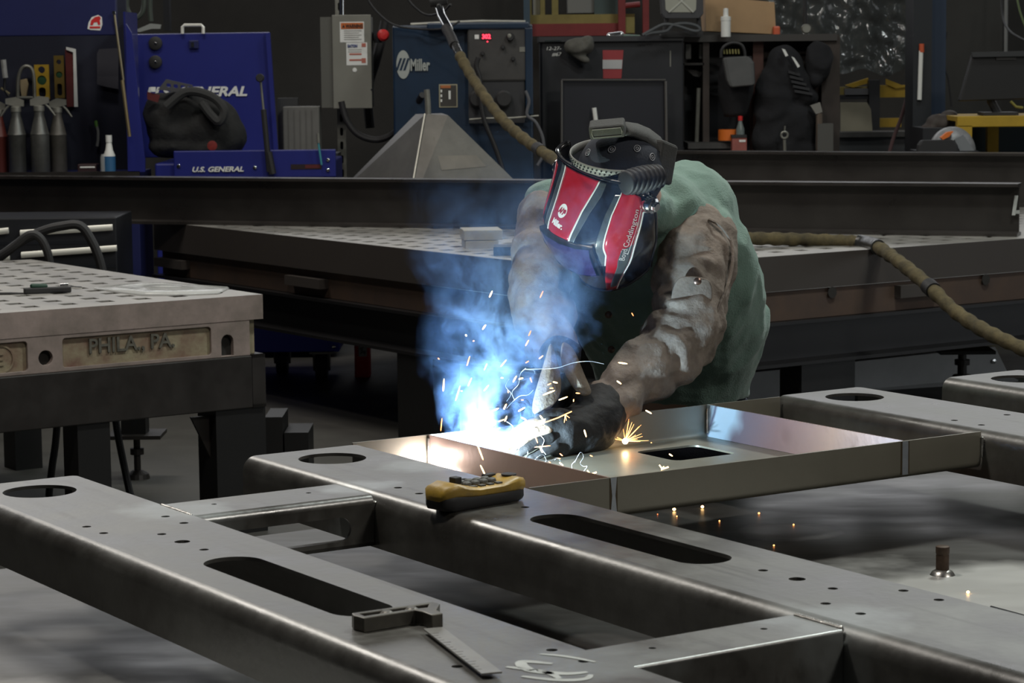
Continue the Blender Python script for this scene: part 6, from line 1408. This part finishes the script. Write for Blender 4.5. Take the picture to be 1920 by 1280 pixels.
RB('sticker', 1868, 107, 1905, 112, 14.29, .01, mach_grey, t); rod('stand', [(1856, 185), (1874, 218)], 14.36, .025, blk, t); rod('cable', [(1895, 190), (1905, 200), (1918, 202)], 14.25, .008, mat('yellow_cable', (.2, .18, .04), .6), t)
RB('stand_foot', 1845, 211, 1910, 216, 14.25, .2, blk, t)
t = T('steel_table', 'orange yellow steel table under the black monitor', 'table', 1860, 280, 14.2)
RB('top_rail', 1795, 218, 2050, 236, 14.1, .06, yellow_m, t, .004); a, e = P(1795, 219, 14.12), P(2050, 225, 14.12); MB().box((a.x, 14.161, e.z), (e.x, 14.8, a.z)).build('table_top', yellow_m, t)
RB('leg', 1795, 236, 1822, 300, 14.1, .06, yellow_m, t, zmin=0); RB('leg', 1852, 236, 1872, 300, 14.7, .06, yellow_m, t, zmin=0); RB('leg', 2020, 236, 2045, 300, 14.1, .06, yellow_m, t, zmin=0)
o = RB('storage_bin', 1822, 238, 1990, 330, 14.85, .3, mat('bin_teal', (.02, .035, .045), .7), zmin=0); tag(o, 'dark blue bin standing under the yellow table', 'bin')
t = T('welding_helmet', 'welding helmet with white and orange graphics lying below the monitor', 'helmet', 1780, 283, 14.2); Yh = 13.95
b = MB(); 
def dome(a, e_, k=1.0): return P(1785, 285, Yh) + Vector((.135 * k * math.cos(a) * math.cos(e_), -.11 * k * math.sin(a) * math.cos(e_), .145 * k * math.sin(e_)))
m = MB(); m.loft([[dome(math.radians(a), math.radians(e_)) for a in range(0, 360, 15)] for e_ in range(-30, 86, 8)], cap=False); m.f([m.v(dome(math.radians(a), math.radians(85))) for a in range(0, 360, 15)])
m.build('shell', mat('white_shell', (.32, .32, .33), .35, 0, .5, 20), t, smooth=True)
poly('orange_flash', [(1764, 258), (1776, 248), (1788, 246), (1780, 256), (1768, 262)], Yh - .135, .05, orange_m, t); poly('silver_panel', [(1790, 262), (1806, 252), (1828, 284), (1800, 284)], Yh - .118, .03, mat('silver_grey', (.2, .21, .22), .4), t)
poly('visor', [(1728, 263), (1788, 262), (1797, 272), (1797, 300), (1718, 300), (1722, 272)], Yh - .16, .06, blk, t, .01)
a = P(1700, 290, 13.4); MB().box((P(1720, 0, 13.9).x, 13.80, .861), (P(1832, 0, 13.9).x, 14.12, P(0, 300, 13.9).z)).build('helmet_block', mach_black); o = COL.objects['helmet_block']; o.name = 'steel_block'; tag(o, 'black block under the graphic helmet, behind the beam', 'cabinet')
b = MB(); b.ball(P(1760, 232, 14.5), .07, .07, .05); b.ball(P(1778, 222, 14.55), .05, .06, .05); b.ball(P(1745, 246, 14.5), .06, .07, .05); o = blob('work_gloves', b, brown_p, None, .012, 4, lambda p, n: .012 * ridged(p, 12)); o.name = 'rag'; tag(o, 'dark brown rag heaped behind the graphic helmet', 'rag')
RBz = P(0, 256, 14.5).z; MB().box((P(1722, 0, 14.5).x, 14.3, .0), (P(1792, 0, 14.5).x, 14.7, RBz)).build('rag_crate', mach_black); o = COL.objects['rag_crate']; o.name = 'crate'; tag(o, 'black crate under the brown rag', 'crate')

# ---- blue dolly under the back platen
t = T('dolly', 'flat blue wheeled dolly parked under the back platen', 'dolly', 560, 700, 12.9)
a, e = P(420, 628, 12.88), P(637, 668, 12.88); MB().box((a.x, 12.86, .158), (e.x, 13.4, .30)).build('deck', mat('dolly_blue', (.03, .045, .50), .45), t, bevel=.006); disc('rivet', 626, 650, 12.858, .010, chrome, t, .006)
for x, yb, Yc in ((604, 716, 12.92), (530, 700, 13.25)):
    c = P(x, yb, Yc)
    m = MB(); m.cyl((c.x - .03, Yc, .075), (c.x + .03, Yc, .075), .075, n=20); w = m.build('caster', blk, t, smooth=True)
    m = MB(); m.loft([[Vector((c.x + sx * .045, Yc - .07 * k, z)) for z, k in ((.152, -.6), (.152, .6), (.075, .35), (.05, 0), (.075, -.35))] for sx in (-1.0, -.8)]); m.build('fork', galv, w)
    m = MB(); m.loft([[Vector((c.x + sx * .045, Yc - .07 * k, z)) for z, k in ((.152, -.6), (.152, .6), (.075, .35), (.05, 0), (.075, -.35))] for sx in (.8, 1.0)]); m.build('fork', galv, w)
    RBc = MB().box((c.x - .06, Yc - .06, .146), (c.x + .06, Yc + .06, .156)).build('caster_plate', galv, w)
# ---- red extinguisher case on the floor, under the platen
Y = 13.0
t = T('extinguisher_case', 'red upright case with a white label on the floor under the platen', 'extinguisher case', 680, 715, Y); a, e = P(664, 640, Y), P(694, 717, Y)
MB().box((a.x, Y, 0), (e.x, Y + .12, .46)).build('case', mat('case_red', (.55, .025, .028), .5), t, bevel=.006); RB('label', 672, 648, 688, 668, Y - .002, .004, mat('case_label', (.4, .4, .38), .6), t); poly('label_mark', [(674, 652), (682, 650), (679, 657), (686, 658), (685, 666), (680, 661), (675, 665), (677, 657)], Y - .004, .002, mat('mark_grey', (.14, .14, .13), .6), t)

# ---- clutter on the wall between the hutch and the cart
t = T('wall_bracket', 'small white bracket on the wall above the left corner of the blue lid', 'bracket', 275, 55, 15.6); poly('arm', [(250, 58), (282, 44), (302, 46), (300, 54), (284, 54), (262, 60)], 15.5, .03, mat('dull_white', (.30, .31, .29), .6), t)
hose_green = mat('pale_green_tube', (.07, .085, .07), .5)
for pts, lab in (([(240, -20, 16.0), (238, 15, 16.0), (252, 34, 16.0), (268, 20, 16.0), (270, -20, 16.0)], 'pale green tube hanging in a loop on the wall right of the hutch lid'), ([(284, -20, 16.05), (281, 10, 16.05), (283, 40, 16.05)], 'straight pale green tube hanging on the wall behind the white bracket')):
    cable('tube', pts, .016, hose_green, lab, 'tube')
o = RB('wall_panel', 303, -100, 318, 58, 16.5, .1, mach_black); o.name = 'cable_duct'; tag(o, 'dark vertical cable duct on the wall above the blue lid', 'duct')
